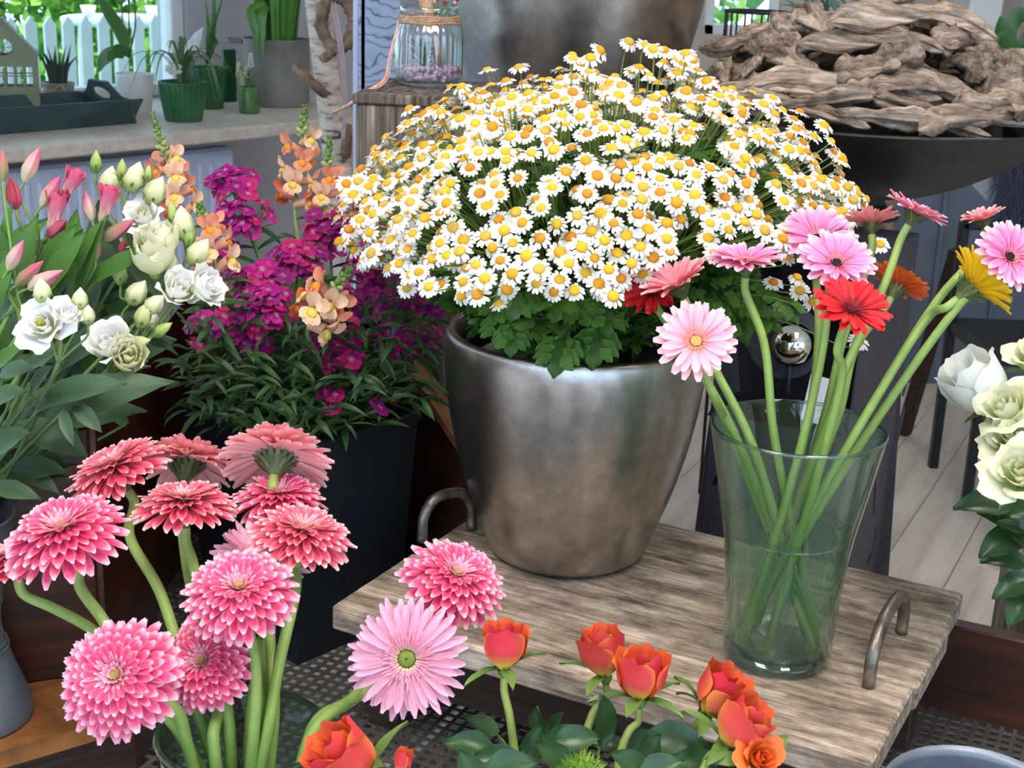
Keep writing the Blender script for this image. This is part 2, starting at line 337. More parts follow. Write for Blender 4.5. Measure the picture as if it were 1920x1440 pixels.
def canvasmat():
    m, nt, bs, out = nodes('blue_floral_print'); a = noise(nt, 9, 2, sc=(1, 1, .8)); w = N(nt, 'ShaderNodeTexWave', wave_type='RINGS'); w.inputs['Scale'].default_value = 13; w.inputs['Distortion'].default_value = 18; w.inputs['Detail'].default_value = 2
    tc = N(nt, 'ShaderNodeTexCoord'); nt.links.new(tc.outputs['Object'], w.inputs['Vector']); r = ramp(nt, w.outputs['Fac'], [(.0, S(96, 110, 144)), (.03, S(116, 130, 160)), (.06, S(160, 174, 206)), (1, S(176, 188, 216))])
    nt.links.new(r.outputs[0], bs.inputs['Base Color']); bs.inputs['Roughness'].default_value = .7; return m
M['canvas'] = canvasmat()
# ------------------------------------------------------------------ room shell
FLOOR = -.8
def structure(o): o['kind'] = 'structure'; return o
fl = structure(part('floor', box(MB(), (.6, 2.8, FLOOR - .06), 8.2, 9.4, .1), M['floor'], None, False))
fd = nrm((.45, .89, 0)); fn = np.array((-fd[1], fd[0], 0)); pm = box(MB(), (0, 0, 0), 1.296, .186, .012, b=.0018).data('floor_plank', M['floor'], False)
for i in range(-11, 14):
    for j in range(-3, 5):
        c = np.array((1.2, 4.2, FLOOR - .003)) + fn * (i * .188) + fd * (j * 1.3 + (i * .47) % 1.3)
        if .2 < c[0] < 2.6 and 2.4 < c[1] < 6.6: put('plank', pm, fl, frame(c, fd, (0, 0, 1)))
structure(part('ceiling', box(MB(), (.6, 2.8, CEIL + .05), 8.2, 9.4, .1), M['white'], None, False))
for x, y, lb in ((-.55, 1.0, 'flat ceiling lamp above the double pink gerberas'), (.75, 1.0, 'flat ceiling lamp above the white roses'), (1.2, 3.4, 'flat ceiling lamp above the driftwood bowl'), (1.5, 5.4, 'flat ceiling lamp above the added slate cabinet')):
    t = thing('ceiling_lamp', (x, y, CEIL), lb, 'lamp', 'ceiling lamps of the shop')
    part('housing', box(MB(), (x, y, CEIL - .015), .56, 1.16, .03, b=.004), M['white'], t, False)
    part('diffuser', box(MB(), (x, y, CEIL - .036), .5, 1.1, .012, b=.004), M['lamp'], t, False)
# window wall, oblique: local axes along / outward
O = np.array((-1.535, 4.19, 0)); e1 = nrm((.655, .756, 0)); e2 = nrm((-.756, .655, 0)); SILL = .25; WOFF = .88
MWm = Matrix(((e1[0], e2[0], 0, 0), (e1[1], e2[1], 0, 0), (0, 0, 1, 0), (0, 0, 0, 1)))
def WLp(s, o, z): return O + e1 * s + e2 * o + np.array((0, 0, z))
def wbox(mb, s0, s1, o0, o1, z0, z1, b=0): return box(mb, WLp((s0 + s1) / 2, (o0 + o1) / 2, (z0 + z1) / 2), s1 - s0, o1 - o0, z1 - z0, MWm, b=b)
def PW(u, v, off): return PPL(u, v, WLp(0, off, 0), e2)
def sof(p): return float(np.dot(np.array(p) - O, e1))
sb = sof(PW(352, 60, WOFF)); se = (7.0 - (O + e2 * WOFF)[1]) / e1[1]
mw = MB(); wbox(mw, -2.6, se, WOFF, WOFF + .2, FLOOR, SILL); wbox(mw, sb, se, WOFF, WOFF + .2, SILL, CEIL); wbox(mw, -2.6, sb, WOFF, WOFF + .2, 1.55, CEIL); wbox(mw, -2.6, -2.3, WOFF, WOFF + .2, SILL, 1.55)
structure(part('wall_window_side', mw, M['wall_cool'], None, False))
w1 = structure(part('window_1', wbox(wbox(wbox(MB(), sb - .06, sb, WOFF + .02, WOFF + .1, SILL, 1.55, .006), -2.3, sb, WOFF + .02, WOFF + .1, SILL, SILL + .05, .006), -.75, -.68, WOFF + .02, WOFF + .1, SILL, 1.55, .006), M['white'], None, False))
part('pane', wbox(MB(), -2.3, sb - .05, WOFF + .055, WOFF + .06, SILL + .04, 1.55), M['pane'], w1, False)
structure(part('trim_1', wbox(MB(), -2.5, 1.62, -.0, WOFF + .02, SILL - .045, SILL, .006), M['sill'], None, False))
corner = WLp(se, WOFF, 0)
mb = MB(); y0 = 7.0
rw0, rw1 = PY(1322, 30, y0)[0], PY(1462, 30, y0)[0]; rz = PY(1400, 66, y0)[2]
for x0, x1, z0, z1 in ((corner[0] - .1, rw0, FLOOR, CEIL), (rw1, 4.6, FLOOR, CEIL), (rw0, rw1, FLOOR, rz), (rw0, rw1, 1.5, CEIL)):
    box(mb, ((x0 + x1) / 2, y0 + .1, (z0 + z1) / 2), x1 - x0, .2, z1 - z0)
structure(part('wall_back', mb, M['wall'], None, False))
w2 = structure(part('window_2', box(box(box(MB(), ((rw0 + rw1) / 2, y0 + .05, rz + .02), rw1 - rw0, .06, .05, b=.005), (rw0 + .02, y0 + .05, (rz + 1.5) / 2), .05, .06, 1.5 - rz), (rw1 - .02, y0 + .05, (rz + 1.5) / 2), .05, .06, 1.5 - rz), M['white'], None, False))
part('pane', box(MB(), ((rw0 + rw1) / 2, y0 + .05, (rz + 1.5) / 2), rw1 - rw0 - .06, .005, 1.5 - rz - .04), M['pane'], w2, False)
structure(part('wall_right', box(MB(), (4.55, 2.7, (CEIL + FLOOR) / 2), .1, 8.7, CEIL - FLOOR), M['wall'], None, False))
lx = WLp(-2.6, WOFF, 0)
structure(part('wall_left', box(MB(), (lx[0] - .05, (lx[1] - 1.7) / 2, (CEIL + FLOOR) / 2), .1, lx[1] + 1.7, CEIL - FLOOR), M['wall'], None, False))
# shop front behind the viewer: piers and glazing bars only
mb = MB()
for x in (-3.1, -1.7, -.2, 1.3, 2.8, 4.4): box(mb, (x, -1.7, (CEIL + FLOOR) / 2), .09, .09, CEIL - FLOOR, b=.006)
box(mb, (.6, -1.7, FLOOR + .2), 8, .1, .4); box(mb, (.6, -1.7, CEIL - .1), 8, .1, .2)
structure(part('window_3', mb, M['white'], None, False))
# white pilaster on the back wall
pc = PY(1846, 0, 6.6)
structure(part('trim_2', box(box(MB(), (pc[0], 6.75, .6), .15, .4, 2.6, b=.01), (pc[0], 6.75, -.72), .19, .44, .16, b=.01), M['white'], None, False))

# ------------------------------------------------------------------ outside the windows
structure(part('ground_outside', box(MB(), (-1, 12, -.75), 40, 24, .1).add([(-30, 5, -.9)] * 3, [(0, 1, 2)]) if False else prism(MB(), [tuple(WLp(-9, .8, 0)[:2]), tuple(WLp(4.5, .8, 0)[:2]), (9, 7.4), (14, 22), (-16, 22)], -.62, -.6), M['lawn'], None, False))
FO = 2.3
ft = thing('picket_fence', WLp(-1, FO, -.6), 'white picket fence in the garden beyond the window', 'fence')
for k, u in enumerate((-8, 26, 63, 99, 133, 166, 199, 232, 264, 296, 328)):
    b = PW(u, 120, FO); s = sof(b); zt = PW(u, 40 - k * .6, FO)[2]; mb = MB()
    prism(mb, [tuple(WLp(s - .03, FO, 0)[:2]), tuple(WLp(s + .03, FO, 0)[:2]), tuple(WLp(s + .03, FO + .02, 0)[:2]), tuple(WLp(s - .03, FO + .02, 0)[:2])], -.6, zt - .02)
    prism(mb, [tuple(WLp(s - .03, FO, 0)[:2]), tuple(WLp(s, FO, 0)[:2]), tuple(WLp(s + .03, FO, 0)[:2]), tuple(WLp(s + .03, FO + .02, 0)[:2]), tuple(WLp(s, FO + .02, 0)[:2]), tuple(WLp(s - .03, FO + .02, 0)[:2])], zt - .02, [zt - .02, zt + .02, zt - .02, zt - .02, zt + .02, zt - .02])
    part('picket', mb, M['white'], ft, False)
for z in (-.35, .12): part('rail', wbox(MB(), -2.2, 1.0, FO + .02, FO + .05, z, z + .06), M['white'], ft, False)
tp = PW(240, 36, 3.4)
gt = thing('garden_table', (tp[0], tp[1], -.6), 'white round garden table outside beyond the picket fence', 'table')
part('table_top', lathe(MB(), [(0, tp[2] - .03), (.36, tp[2] - .03), (.38, tp[2] - .02), (.38, tp[2] + .005), (.36, tp[2] + .012), (0, tp[2] + .012)], 32, (tp[0], tp[1], 0)), M['white'], gt)
for a in (.5, 2.1, 3.6, 5.2): part('leg', tube(MB(), [(tp[0] + .3 * math.cos(a), tp[1] + .3 * math.sin(a), -.6), (tp[0] + .27 * math.cos(a), tp[1] + .27 * math.sin(a), tp[2] - .03)], .02), M['white'], gt)
for k, (u, v, s) in enumerate(((165, 8, .045), (285, 18, .04), (315, 12, .05))):
    q = PW(u, v, 3.4); o = part('garden_cup', lathe(MB(), [(0, 0), (s * .6, 0), (s, s * 1.5), (s * .92, s * 1.5), (s * .5, s * .2), (0, s * .2)], 16, (q[0], q[1], tp[2] + .013)), M['white'], None, origin=(q[0], q[1], tp[2]))
    tag(o, ('small white cup on the garden table, nearest the orchid leaf', 'smallest white cup in the middle of the garden table', 'white cup at the window frame end of the garden table')[k], 'cup', 'cups on the garden table')
def leafcloud(n, c, r, size, cols, seed=1, squash=1.0):
    rg = np.random.default_rng(seed); d = rg.normal(size=(n, 3)); d /= np.linalg.norm(d, axis=1)[:, None]; d *= rg.uniform(.55, 1, (n, 1)) ** .5
    p = np.array(c) + d * np.array(r); mb = MB(); a = rg.normal(size=(n, 3)); a /= np.linalg.norm(a, axis=1)[:, None]; b = np.cross(a, rg.normal(size=(n, 3))); b /= np.linalg.norm(b, axis=1)[:, None]
    sz = rg.uniform(.6, 1.3, (n, 1)) * size; v = np.stack([p - a * sz, p + b * sz * .45, p + a * sz, p - b * sz * .45], 1).reshape(-1, 3)
    ci = rg.uniform(0, 1, (n, 1)); cc = np.repeat(cols[0] * (1 - ci) + cols[1] * ci, 4, 0)
    return mb.add(v, [(4 * i, 4 * i + 1, 4 * i + 2, 4 * i + 3) for i in range(n)], cc)
for k, (c, r, lb) in enumerate(((np.array((-3.5, 9.6, .7)), (.9, .8, 1.5), 'tall bright green garden shrub behind the lantern'), (np.array((-2.7, 11.2, .4)), (1.1, .8, 1.2), 'broad leafy garden shrub behind the white table'), (np.array((-5.2, 10.6, .8)), (.9, .8, 1.5), 'garden shrub seen past the lantern roof'), (np.array((1.15, 9.6, .6)), (1.6, .8, 1.5), 'green garden shrub outside the small back window'))):
    t = thing('garden_shrub', (c[0], c[1], -.6), lb, 'shrub', 'garden shrubs')
    f = part('foliage', leafcloud(5200, c, r, .075, (S(60, 130, 40), S(150, 200, 90)), 30 + k), M['hedge'], t, False); f['kind'] = 'stuff'
    part('trunk', tube(MB(), [(c[0], c[1], -.6), (c[0] + .05, c[1], 0), tuple(c)], [.06, .05, .03], 8, S(80, 60, 44)), M['stem'], t)

# ------------------------------------------------------------------ display bench: perforated top, rail, swept back
R0 = np.array((.622, 1.934, 0)); da = nrm((.906, -.424, 0)); db = nrm((.424, .906, 0)); MESH = -.2
LP = [PZ(258, 1335, -.12), PZ(335, 1235, -.12), PZ(70, 1275, -.12), PZ(0, 1410, -.12)]
Mid = PZ(200, 1258, -.12); sideE = R0 - da * 1.345
def leftof(p, a, b): return (b[0] - a[0]) * (p[1] - a[1]) - (b[1] - a[1]) * (p[0] - a[0]) > 0
bench = thing('display_bench', (0, 1.9, FLOOR), 'mahogany flower display bench with perforated steel top and swept back', 'bench')
PI_ = .0186; HO = .0062; na, nb = 100, 62; A0 = R0 - da * 1.35 - db * (nb * PI_)
xs = []; 
for i in range(na): xs += [i * PI_, i * PI_ + .0062]
xs.append(na * PI_); ys = []
for j in range(nb): ys += [j * PI_, j * PI_ + .0062]
ys.append(nb * PI_); nx, ny = len(xs), len(ys)
keep = np.zeros((nx - 1, ny - 1), bool)
for i in range(nx - 1):
    for j in range(ny - 1):
        c = A0 + da * (xs[i] + xs[i + 1]) / 2 + db * (ys[j] + ys[j + 1]) / 2
        out = leftof(c, LP[0] - (LP[1] - LP[0]) * 6, LP[1]) if c[1] < LP[1][1] else leftof(c, Mid, sideE)
        keep[i, j] = (not (i % 2 == 1 and j % 2 == 1)) and not out
G = (A0[None, None, :] + da[None, None, :] * np.array(xs)[:, None, None] + db[None, None, :] * np.array(ys)[None, :, None]).reshape(-1, 3)
top = G + np.array((0, 0, MESH)); bot = G + np.array((0, 0, MESH - .0025)); nn = nx * ny; fs = []
for i, j in zip(*np.nonzero(keep)):
    a, b, c, d = i * ny + j, (i + 1) * ny + j, (i + 1) * ny + j + 1, i * ny + j + 1; fs.append((a, b, c, d))
    for p, q, di, dj in ((a, b, 0, -1), (b, c, 1, 0), (c, d, 0, 1), (d, a, -1, 0)):
        ii, jj = i + di, j + dj
        if not (0 <= ii < nx - 1 and 0 <= jj < ny - 1 and keep[ii, jj]): fs.append((p, nn + p, nn + q, q))
mo = part('perforated_top', MB().add(np.vstack([top, bot]), fs), M['mesh'], bench, False)
def plankbox(name, p0, p1, z0, z1, th, mat, parent, inset=0, b=.003, label=None):
    """upright board along p0->p1 (plan), thickness th to its left side"""
    p0 = np.array(p0[:2]); p1 = np.array(p1[:2]); d = nrm(p1 - p0); n2 = np.array((-d[1], d[0])); L = np.linalg.norm(p1 - p0)
    c = (p0 + p1) / 2 + n2 * th / 2; me = box(MB(), (0, 0, 0), L, th, z1 - z0, b=b).data(name, mat, False)
    o = put(name, me, parent, frame((c[0], c[1], (z0 + z1) / 2), (d[0], d[1], 0), (0, 0, 1)))
    if label: o['label'] = label
    return o
RT = -.056
rL = R0 - da * .55; rR = R0 + da * .75
plankbox('back_rail', rL, rR, -.32, RT, .03, M['mahogany'], bench)
# swept back panel on the same line
prof = [(-1.345, .27), (-1.1, .27), (-.95, .265)]
for u, v in ((778, 715), (805, 752), (832, 795), (870, 850), (930, 915)):
    q = PPL(u, v, R0, db); prof.append((float(np.dot(q - R0, da)), float(q[2])))
prof = [p for p in prof if p[0] < -.55] + [(-.55, RT - .0)]
lo = [(p[0], -.32) for p in prof]
pl = []
for s, z in prof: pl.append((s, z))
V = []; nP = len(prof)
for off in (0, .032):
    for s, z in prof: V.append(R0 + da * s + db * off + np.array((0, 0, z)))
    for s, z in lo: V.append(R0 + da * s + db * off + np.array((0, 0, z)))
F = []
for k in range(nP - 1):
    F += [(k, nP + k, nP + k + 1, k + 1), (2 * nP + k, 2 * nP + k + 1, 3 * nP + k + 1, 3 * nP + k), (k, k + 1, 2 * nP + k + 1, 2 * nP + k)]
part('back_panel', MB().add(V, F), M['mahogany'], bench, False)
cap = MB(); cp = [R0 + da * s + db * .016 + np.array((0, 0, z + .004)) for s, z in prof]
for off in (-.024, .024): pass
cpts = catmull(cp, 4); m = len(cpts); V = []
for p in cpts: V += [p - db * .026 - np.array((0, 0, .006)), p + db * .026 - np.array((0, 0, .006)), p + db * .026 + np.array((0, 0, .01)), p - db * .026 + np.array((0, 0, .01))]
F = [(4 * i + k, 4 * i + (k + 1) % 4, 4 * i + 4 + (k + 1) % 4, 4 * i + 4 + k) for i in range(m - 1) for k in range(4)]
part('top_moulding', cap.add(V, F), M['honey_wood'], bench, False)
plankbox('side_panel', (sideE[0], sideE[1]), (Mid[0], Mid[1]), -.32, .26, -.03, M['mahogany'], bench)
for s, o2 in ((-1.2, -.05), (.4, -.05), (-.75, -1.08), (.4, -1.08)):
    c = R0 + da * s + db * o2; part('leg', box(MB(), (c[0], c[1], (FLOOR - .23) / 2), .06, .06, -.23 - FLOOR, MWm, b=.004), M['mahogany'], bench, False)
for s in (-1.0, -.62):                      # two pale strips added under the steel top so holes show white
    plankbox('pale_strip', R0 + da * s - db * 1.1, R0 + da * s - db * .02, MESH - .05, MESH - .03, .03, M['white'], bench, label='added pale strip seen through the perforations')
plankbox('front_rail', R0 + da * .5 - db * 1.16, R0 - da * .95 - db * 1.16, -.34, MESH - .004, .03, M['mahogany'], bench)
# honey wood step with its upright board
st = thing('wooden_step', (LP[0] + LP[3]) / 2 * np.array((1, 1, 0)) + np.array((-.1, .05, FLOOR)), 'honey brown wooden block under the zinc vase', 'step')
ext = lambda a, b, x: a + (b - a) * ((x - a[0]) / (b - a)[0])
L4 = ext(LP[3], LP[0], -1.05); L3 = ext(LP[2], LP[1], -1.05)
wf = frame(tuple((LP[0] + LP[3]) / 2), tuple(nrm(LP[0] - LP[3])), (0, 0, 1))
def partframe(name, mb, mat, parent, Wm, smooth=False): return put(name, mb.data(name, mat, smooth, Wm.inverted()), parent, Wm)
top_poly = [tuple(L4[:2]), tuple(LP[0][:2]), tuple(LP[1][:2]), tuple(L3[:2])]
partframe('top_board', prism(MB(), top_poly, -.145, -.12), M['honey_wood'], st, wf)
c0 = sum(np.array(p) for p in top_poly) / 4
partframe('body', prism(MB(), [tuple(np.array(p) + (c0 - np.array(p)) * .02) for p in top_poly], FLOOR, -.145), M['dark_wood'], st, wf)
plankbox('upright_board', L3 + np.array((0, -.001, 0)), Mid + np.array((-.004, -.006, 0)), -.12, .25, .03, M['mahogany'], st)

# ------------------------------------------------------------------ weathered tray-table
TA, TB_, TC = PZ(620, 1135, 0), PZ(1634, 1432, 0), PZ(1797, 1108, 0)
tx = nrm(TB_ - TA); ty = np.array((-tx[1], tx[0], 0)); TL = float(np.linalg.norm(TB_ - TA)); TWd = float(np.dot(TC - TB_, ty))
tc = TA + tx * TL / 2 + ty * TWd / 2
tray = thing('wooden_tray_table', (tc[0], tc[1], MESH), 'low weathered grey board table with iron handles under the silver pot', 'table')
y = 0
for k, (w, dl) in enumerate(((.40, 0), (.36, .004), (.24, -.003))):
    wd = TWd * w; c = TA + tx * (TL / 2 + dl) + ty * (y + wd / 2) + np.array((0, 0, -.019 - .0012 * (k == 1)))
    put('plank', box(MB(), (0, 0, 0), TL, wd - .0015, .038, b=.004).data('plank', M['tray_wood'], False), tray, frame(c, tx, (0, 0, 1)) @ TR(0, 0, 0)); y += wd
def tpt(a, b, z): return TA + tx * (TL * a) + ty * (TWd * b) + np.array((0, 0, z))
plankbox('skirt', tpt(.06, .1, 0), tpt(.95, .1, 0), -.13, -.0385, .022, M['dark_wood'], tray)
plankbox('skirt', tpt(.06, .8, 0), tpt(.95, .8, 0), -.13, -.0385, .022, M['dark_wood'], tray)
for a in (.06, .95): plankbox('skirt', tpt(a, .14, 0), tpt(a, .8, 0), -.13, -.0385, .022, M['dark_wood'], tray)
for a, b in ((.075, .13), (.93, .13), (.075, .77), (.93, .77)):
    q = tpt(a, b, 0); part('leg', box(MB(), (q[0], q[1], (MESH - .04) / 2), .05, .05, -.04 - MESH, frame((0, 0, 0), tx, (0, 0, 1)), b=.003), M['dark_wood'], tray, False)
for p0, p1, h in ((PZ(1628, 1288, 0), PZ(1690, 1186, 0), .078), (PZ(792, 1015, 0), PZ(884, 992, 0), .07)):
    d = p1 - p0; up = np.array((0, 0, 1.)); pts = [p0, p0 + up * h * .55 + d * .02, p0 + up * h * .92 + d * .2, p0 + up * h + d * .5, p0 + up * h * .92 + d * .8, p1 + up * h * .55 - d * .02, p1]
    hd = part('handle', tube(MB(), catmull(pts, 5), .0085, 10), M['iron'], tray); hd['label'] = 'worn iron bow handle'
#PART3
# ------------------------------------------------------------------ silver pot
pb = PZ(1061, 1028, 0); PCX, PCY = float(pb[0]), float(pb[1])
def smoothprof(P, k=5): return [tuple(p[:2]) for p in catmull([(a, b, 0) for a, b in P], k)]
po = [(.0, .0), (.100, .0), (.110, .002), (.120, .010), (.134, .045), (.157, .11), (.176, .18), (.188, .245), (.1935, .30), (.194, .335), (.191, .349), (.186, .3525), (.179, .3515), (.174, .344)]
pi_ = [(.172, .30), (.162, .2), (.13, .06), (.0, .05)]
pp = [po[0]] + [(p[0], p[1]) for p in smoothprof(po[1:], 4)] + pi_
sp = part('silver_planter', lathe(MB(), pp, 96, (PCX, PCY, 0)), M['silver'], None, origin=(PCX, PCY, 0))
tag(sp, 'large brushed silver pot holding white daisies on the weathered table', 'planter')
bp = PY(1080, 0, 2.95); bz = .50
t = part('silver_planter', lathe(MB(), [(a * 1.42, b * 1.42) for a, b in pp], 72, (bp[0], 2.95, bz)), M['silver'], None, origin=(bp[0], 2.95, bz))
tag(t, 'empty silver pot on a plinth behind the daisies', 'planter')
pt = thing('dark_plinth', (bp[0], 2.95, FLOOR), 'dark wooden plinth under the rear silver pot', 'plinth')
part('body', box(MB(), (bp[0], 2.95, (FLOOR + bz - .03) / 2), .36, .36, bz - .03 - FLOOR, b=.004), M['dark_wood'], pt, False)
part('top_board', box(MB(), (bp[0], 2.95, bz - .015), .42, .42, .03, b=.004), M['dark_wood'], pt, False)

# ------------------------------------------------------------------ tall glass vase with water
vb = PZ(1455, 1228, 0); VX, VY = float(vb[0]), float(vb[1]); VH = .322
vo = [(.060, .0), (.068, .002), (.0715, .009), (.0720, .03), (.0742, .075), (.0772, .12), (.0815, .165), (.0885, .205), (.0975, .252), (.1045, .29), (.1095, .314), (.1105, .3195), (.1088, .3225), (.1062, .3205)]
vi = [(.102, .30), (.094, .252), (.085, .205), (.078, .165), (.0737, .12), (.0707, .075), (.0685, .035), (.064, .022), (.0, .018)]
vt = thing('glass_vase', (VX, VY, 0), 'tall flared pale green glass vase with mixed gerberas', 'vase')
part('rim', tube(MB(), [(VX + .1086 * math.cos(a), VY + .1086 * math.sin(a), VH - .0012) for a in np.linspace(0, 2 * math.pi, 73)], .0026, 8, cap=False), M['rim_glass'], vt)
part('base', lathe(MB(), [(0, .003), (.066, .003), (.0685, .008), (.068, .014), (.0, .0165)], 56, (VX, VY, 0)), M['rim_glass'], vt)
gl = part('glass', lathe(MB(), [(0, .001)] + smoothprof(vo, 3) + vi, 72, (VX, VY, 0)), M['glass'], vt)
WZ = .182
wp = [(.0, .020), (.0625, .023), (.0675, .036), (.0698, .075), (.0728, .12), (.0771, .165), (.0795, WZ - .002), (.0803, WZ), (.077, WZ - .001), (.0, WZ - .0015)]
part('water', lathe(MB(), wp, 64, (VX, VY, 0)), M['water'], vt)
part('water_line', tube(MB(), [(VX + .0808 * math.cos(a), VY + .0808 * math.sin(a), WZ) for a in np.linspace(0, 2 * math.pi, 65)], .0011, 6, cap=False), M['rim_glass'], vt)

# ------------------------------------------------------------------ low glass bucket for the double pink gerberas
bk = PT(455, 1372, 1.4); BX, BY, BZ = [float(k) for k in bk]; bh = BZ - MESH
bt = thing('glass_bucket', (BX, BY, MESH), 'dark rimmed round glass vase with double pink gerberas', 'vase')
bo = [(0, .001), (.066, 0), (.071, .006), (.074, .06), (.080, bh * .7), (.0835, bh - .012), (.0858, bh - .004), (.0850, bh), (.0815, bh + .001), (.0785, bh - .006), (.0755, bh * .7), (.069, .06), (.064, .014), (0, .012)]
part('glass', lathe(MB(), bo, 72, (BX, BY, MESH)), M['dark_glass'], bt)
part('rim', tube(MB(), [(BX + .0832 * math.cos(a), BY + .0832 * math.sin(a), BZ - .002) for a in np.linspace(0, 2 * math.pi, 73)], .0034, 8, cap=False), M['rim_glass'], bt)
part('water', lathe(MB(), [(0, .014), (.063, .016), (.0685, .06), (.073, .16), (.0745, .2), (0, .2)], 48, (BX, BY, MESH)), M['water'], bt)

# ------------------------------------------------------------------ zinc vase on the wooden step
zv = PZ(-52, 1345, -.12); ZX, ZY, ZZ = float(zv[0]), float(zv[1]), -.12
zp = [(0, .001), (.074, 0), (.0775, .004), (.0768, .02), (.070, .045), (.058, .082), (.049, .118), (.0465, .14), (.049, .17), (.057, .215), (.068, .262), (.073, .288), (.0755, .292), (.072, .293), (.066, .262), (.055, .215), (.044, .14), (0, .12)]
zo = thing('zinc_vase', (ZX, ZY, ZZ), 'grey zinc trumpet vase on the honey wooden block', 'vase')
part('body', lathe(MB(), zp[:1] + smoothprof(zp[1:13], 3) + zp[13:], 56, (ZX, ZY, ZZ)), M['zinc'], zo)
for z, r in ((.105, .0535), (.112, .0515), (.168, .0492)): part('ring', tube(MB(), [(ZX + r * math.cos(a), ZY + r * math.sin(a), ZZ + z) for a in np.linspace(0, 2 * math.pi, 41)], .0014, 6, cap=False), M['zinc'], zo)

# ------------------------------------------------------------------ square anthracite planter
q0 = PZ(560, 1250, MESH); rim = .165
qn, ql, qr = np.array((-.326, 1.962)), PZ(335, 757, rim)[:2], np.array((-.15, 2.16))
qbk = ql + qr - qn; top4 = [qn, qr, qbk, ql]; ctr = sum(top4) / 4; bot4 = [ctr + (p - ctr) * .82 for p in top4]
bot4 = [p + (q0[:2] - bot4[0]) * .8 for p in bot4]
sq = thing('square_planter', (bot4[0][0], bot4[0][1], MESH), 'dark anthracite square planter full of magenta sweet william', 'planter')
inn = [ctr + (p - ctr) * .95 for p in top4]; V = [(*p, MESH) for p in bot4] + [(*p, rim - .012) for p in top4] + [(*(ctr + (p - ctr) * 1.02), rim - .012) for p in top4] + [(*(ctr + (p - ctr) * 1.02), rim) for p in top4] + [(*p, rim) for p in inn] + [(*(ctr + (p - ctr) * .9), rim - .12) for p in top4]
F = [(3, 2, 1, 0)] + [(4 * k + i, 4 * k + (i + 1) % 4, 4 * k + 4 + (i + 1) % 4, 4 * k + 4 + i) for k in range(5) for i in range(4)]
part('body', MB().add(V, F), M['planter'], sq, False)
part('water_surface', MB().add(V[20:24], [(0, 1, 2, 3)]), M['plastic_black'], sq, False)

# ------------------------------------------------------------------ iron fire bowl on cut-out steel column, driftwood wreath
DC = PT(1632, 214, 2.75); DR = .392; DRZ = float(DC[2])
bowl = thing('fire_bowl', (DC[0], DC[1], DRZ - .16), 'wide black iron bowl carrying the driftwood wreath', 'bowl')
dp = [(0, -.158), (.06, -.156), (.13, -.143), (.21, -.112), (.29, -.066), (.36, -.018), (DR, .0), (DR + .006, .004), (DR + .003, .008), (DR - .008, .006), (.35, -.015), (.28, -.058), (.2, -.10), (.1, -.14), (0, -.148)]
part('dish', lathe(MB(), smoothprof(dp, 3), 96, tuple(DC)), M['bowl_black'], bowl)
part('foot', lathe(MB(), [(0, -.20), (.075, -.20), (.078, -.19), (.05, -.175), (.045, -.165), (.06, -.155), (0, -.15)], 40, tuple(DC)), M['bowl_black'], bowl)
ring = thing('driftwood_wreath', (DC[0], DC[1], DRZ), 'heaped ring of pale tan driftwood pieces in the black bowl', 'wreath')
def driftpiece(seed, L, ry, rz, bend):
    rg = np.random.default_rng(seed); n, m = 22, 26; ph = rg.uniform(0, 6.28, 8); vs = []
    for i in range(m + 1):
        s = i / m; x = (s - .5) * L; env = (min(1, s / (.06 + .1 * (seed % 3 == 0))) ** .45) * (min(1, (1 - s) / (.08 + .14 * (seed % 2))) ** .5); env = max(env, .2) * (1 + .22 * math.sin(5 * s + ph[0]) + .16 * math.sin(13 * s + ph[1]) + .08 * math.sin(29 * s + ph[2]))
        tw = .6 * math.sin(2 * s + ph[2]); cy = bend * L * (4 * s * (1 - s) - .5) + .012 * math.sin(7 * s + ph[3]); cz = .35 * bend * L * math.sin(3 * s + ph[4])
        for k in range(n):
            a = 2 * math.pi * k / n; rr = 1 + .28 * math.sin(3 * a + ph[5] + 1.5 * s) + .2 * math.sin(5 * a + ph[6]) - .22 * abs(math.sin(4 * a + ph[7] + 1.2 * s)) + rg.uniform(-.08, .08)
            vs.append((x + .006 * math.sin(6 * a) * L * 5 * (s - .5), cy + env * ry * rr * math.cos(a + tw), cz + env * rz * rr * math.sin(a + tw)))
    f = [(i * n + k, i * n + (k + 1) % n, (i + 1) * n + (k + 1) % n, (i + 1) * n + k) for i in range(m) for k in range(n)] + [tuple(range(n))[::-1], tuple(m * n + k for k in range(n))]
    return MB().add(vs, f)
dm = [driftpiece(100 + i, (.17, .22, .28, .13, .30, .19, .24, .10)[i % 8], (.021, .027, .022, .026, .019, .03, .023, .028)[i % 8], (.014, .016, .012, .019, .012, .016, .013, .02)[i % 8], (.1, .16, .22, .05, .12, -.1, .18, .02)[i % 8]).data('driftwood_piece', M['drift'], True) for i in range(16)]
rg = random.Random(5)
for i in range(7):
    r = .338 - .034 * i; z = .02 + .027 * i; k = int(2 * math.pi * r / (.15 + .008 * i)); a0 = rg.uniform(0, 6)
    for j in range(k):
        a = a0 + 2 * math.pi * j / k + rg.uniform(-.1, .1); c = (DC[0] + r * math.cos(a), DC[1] + r * math.sin(a), DRZ + z + rg.uniform(-.012, .014))
        Wd = frame(c, (-math.sin(a) + rg.uniform(-.3, .3), math.cos(a) + rg.uniform(-.3, .3), rg.uniform(-.3, .3) * min(1, .3 + .3 * i)), (math.cos(a) * .5, math.sin(a) * .5, 1)) @ RX(rg.uniform(-.6, .6)) @ SCL(rg.uniform(.85, 1.15), rg.uniform(.9, 1.3), rg.uniform(.9, 1.3))
        put('driftwood_piece', rg.choice(dm), ring, Wd)
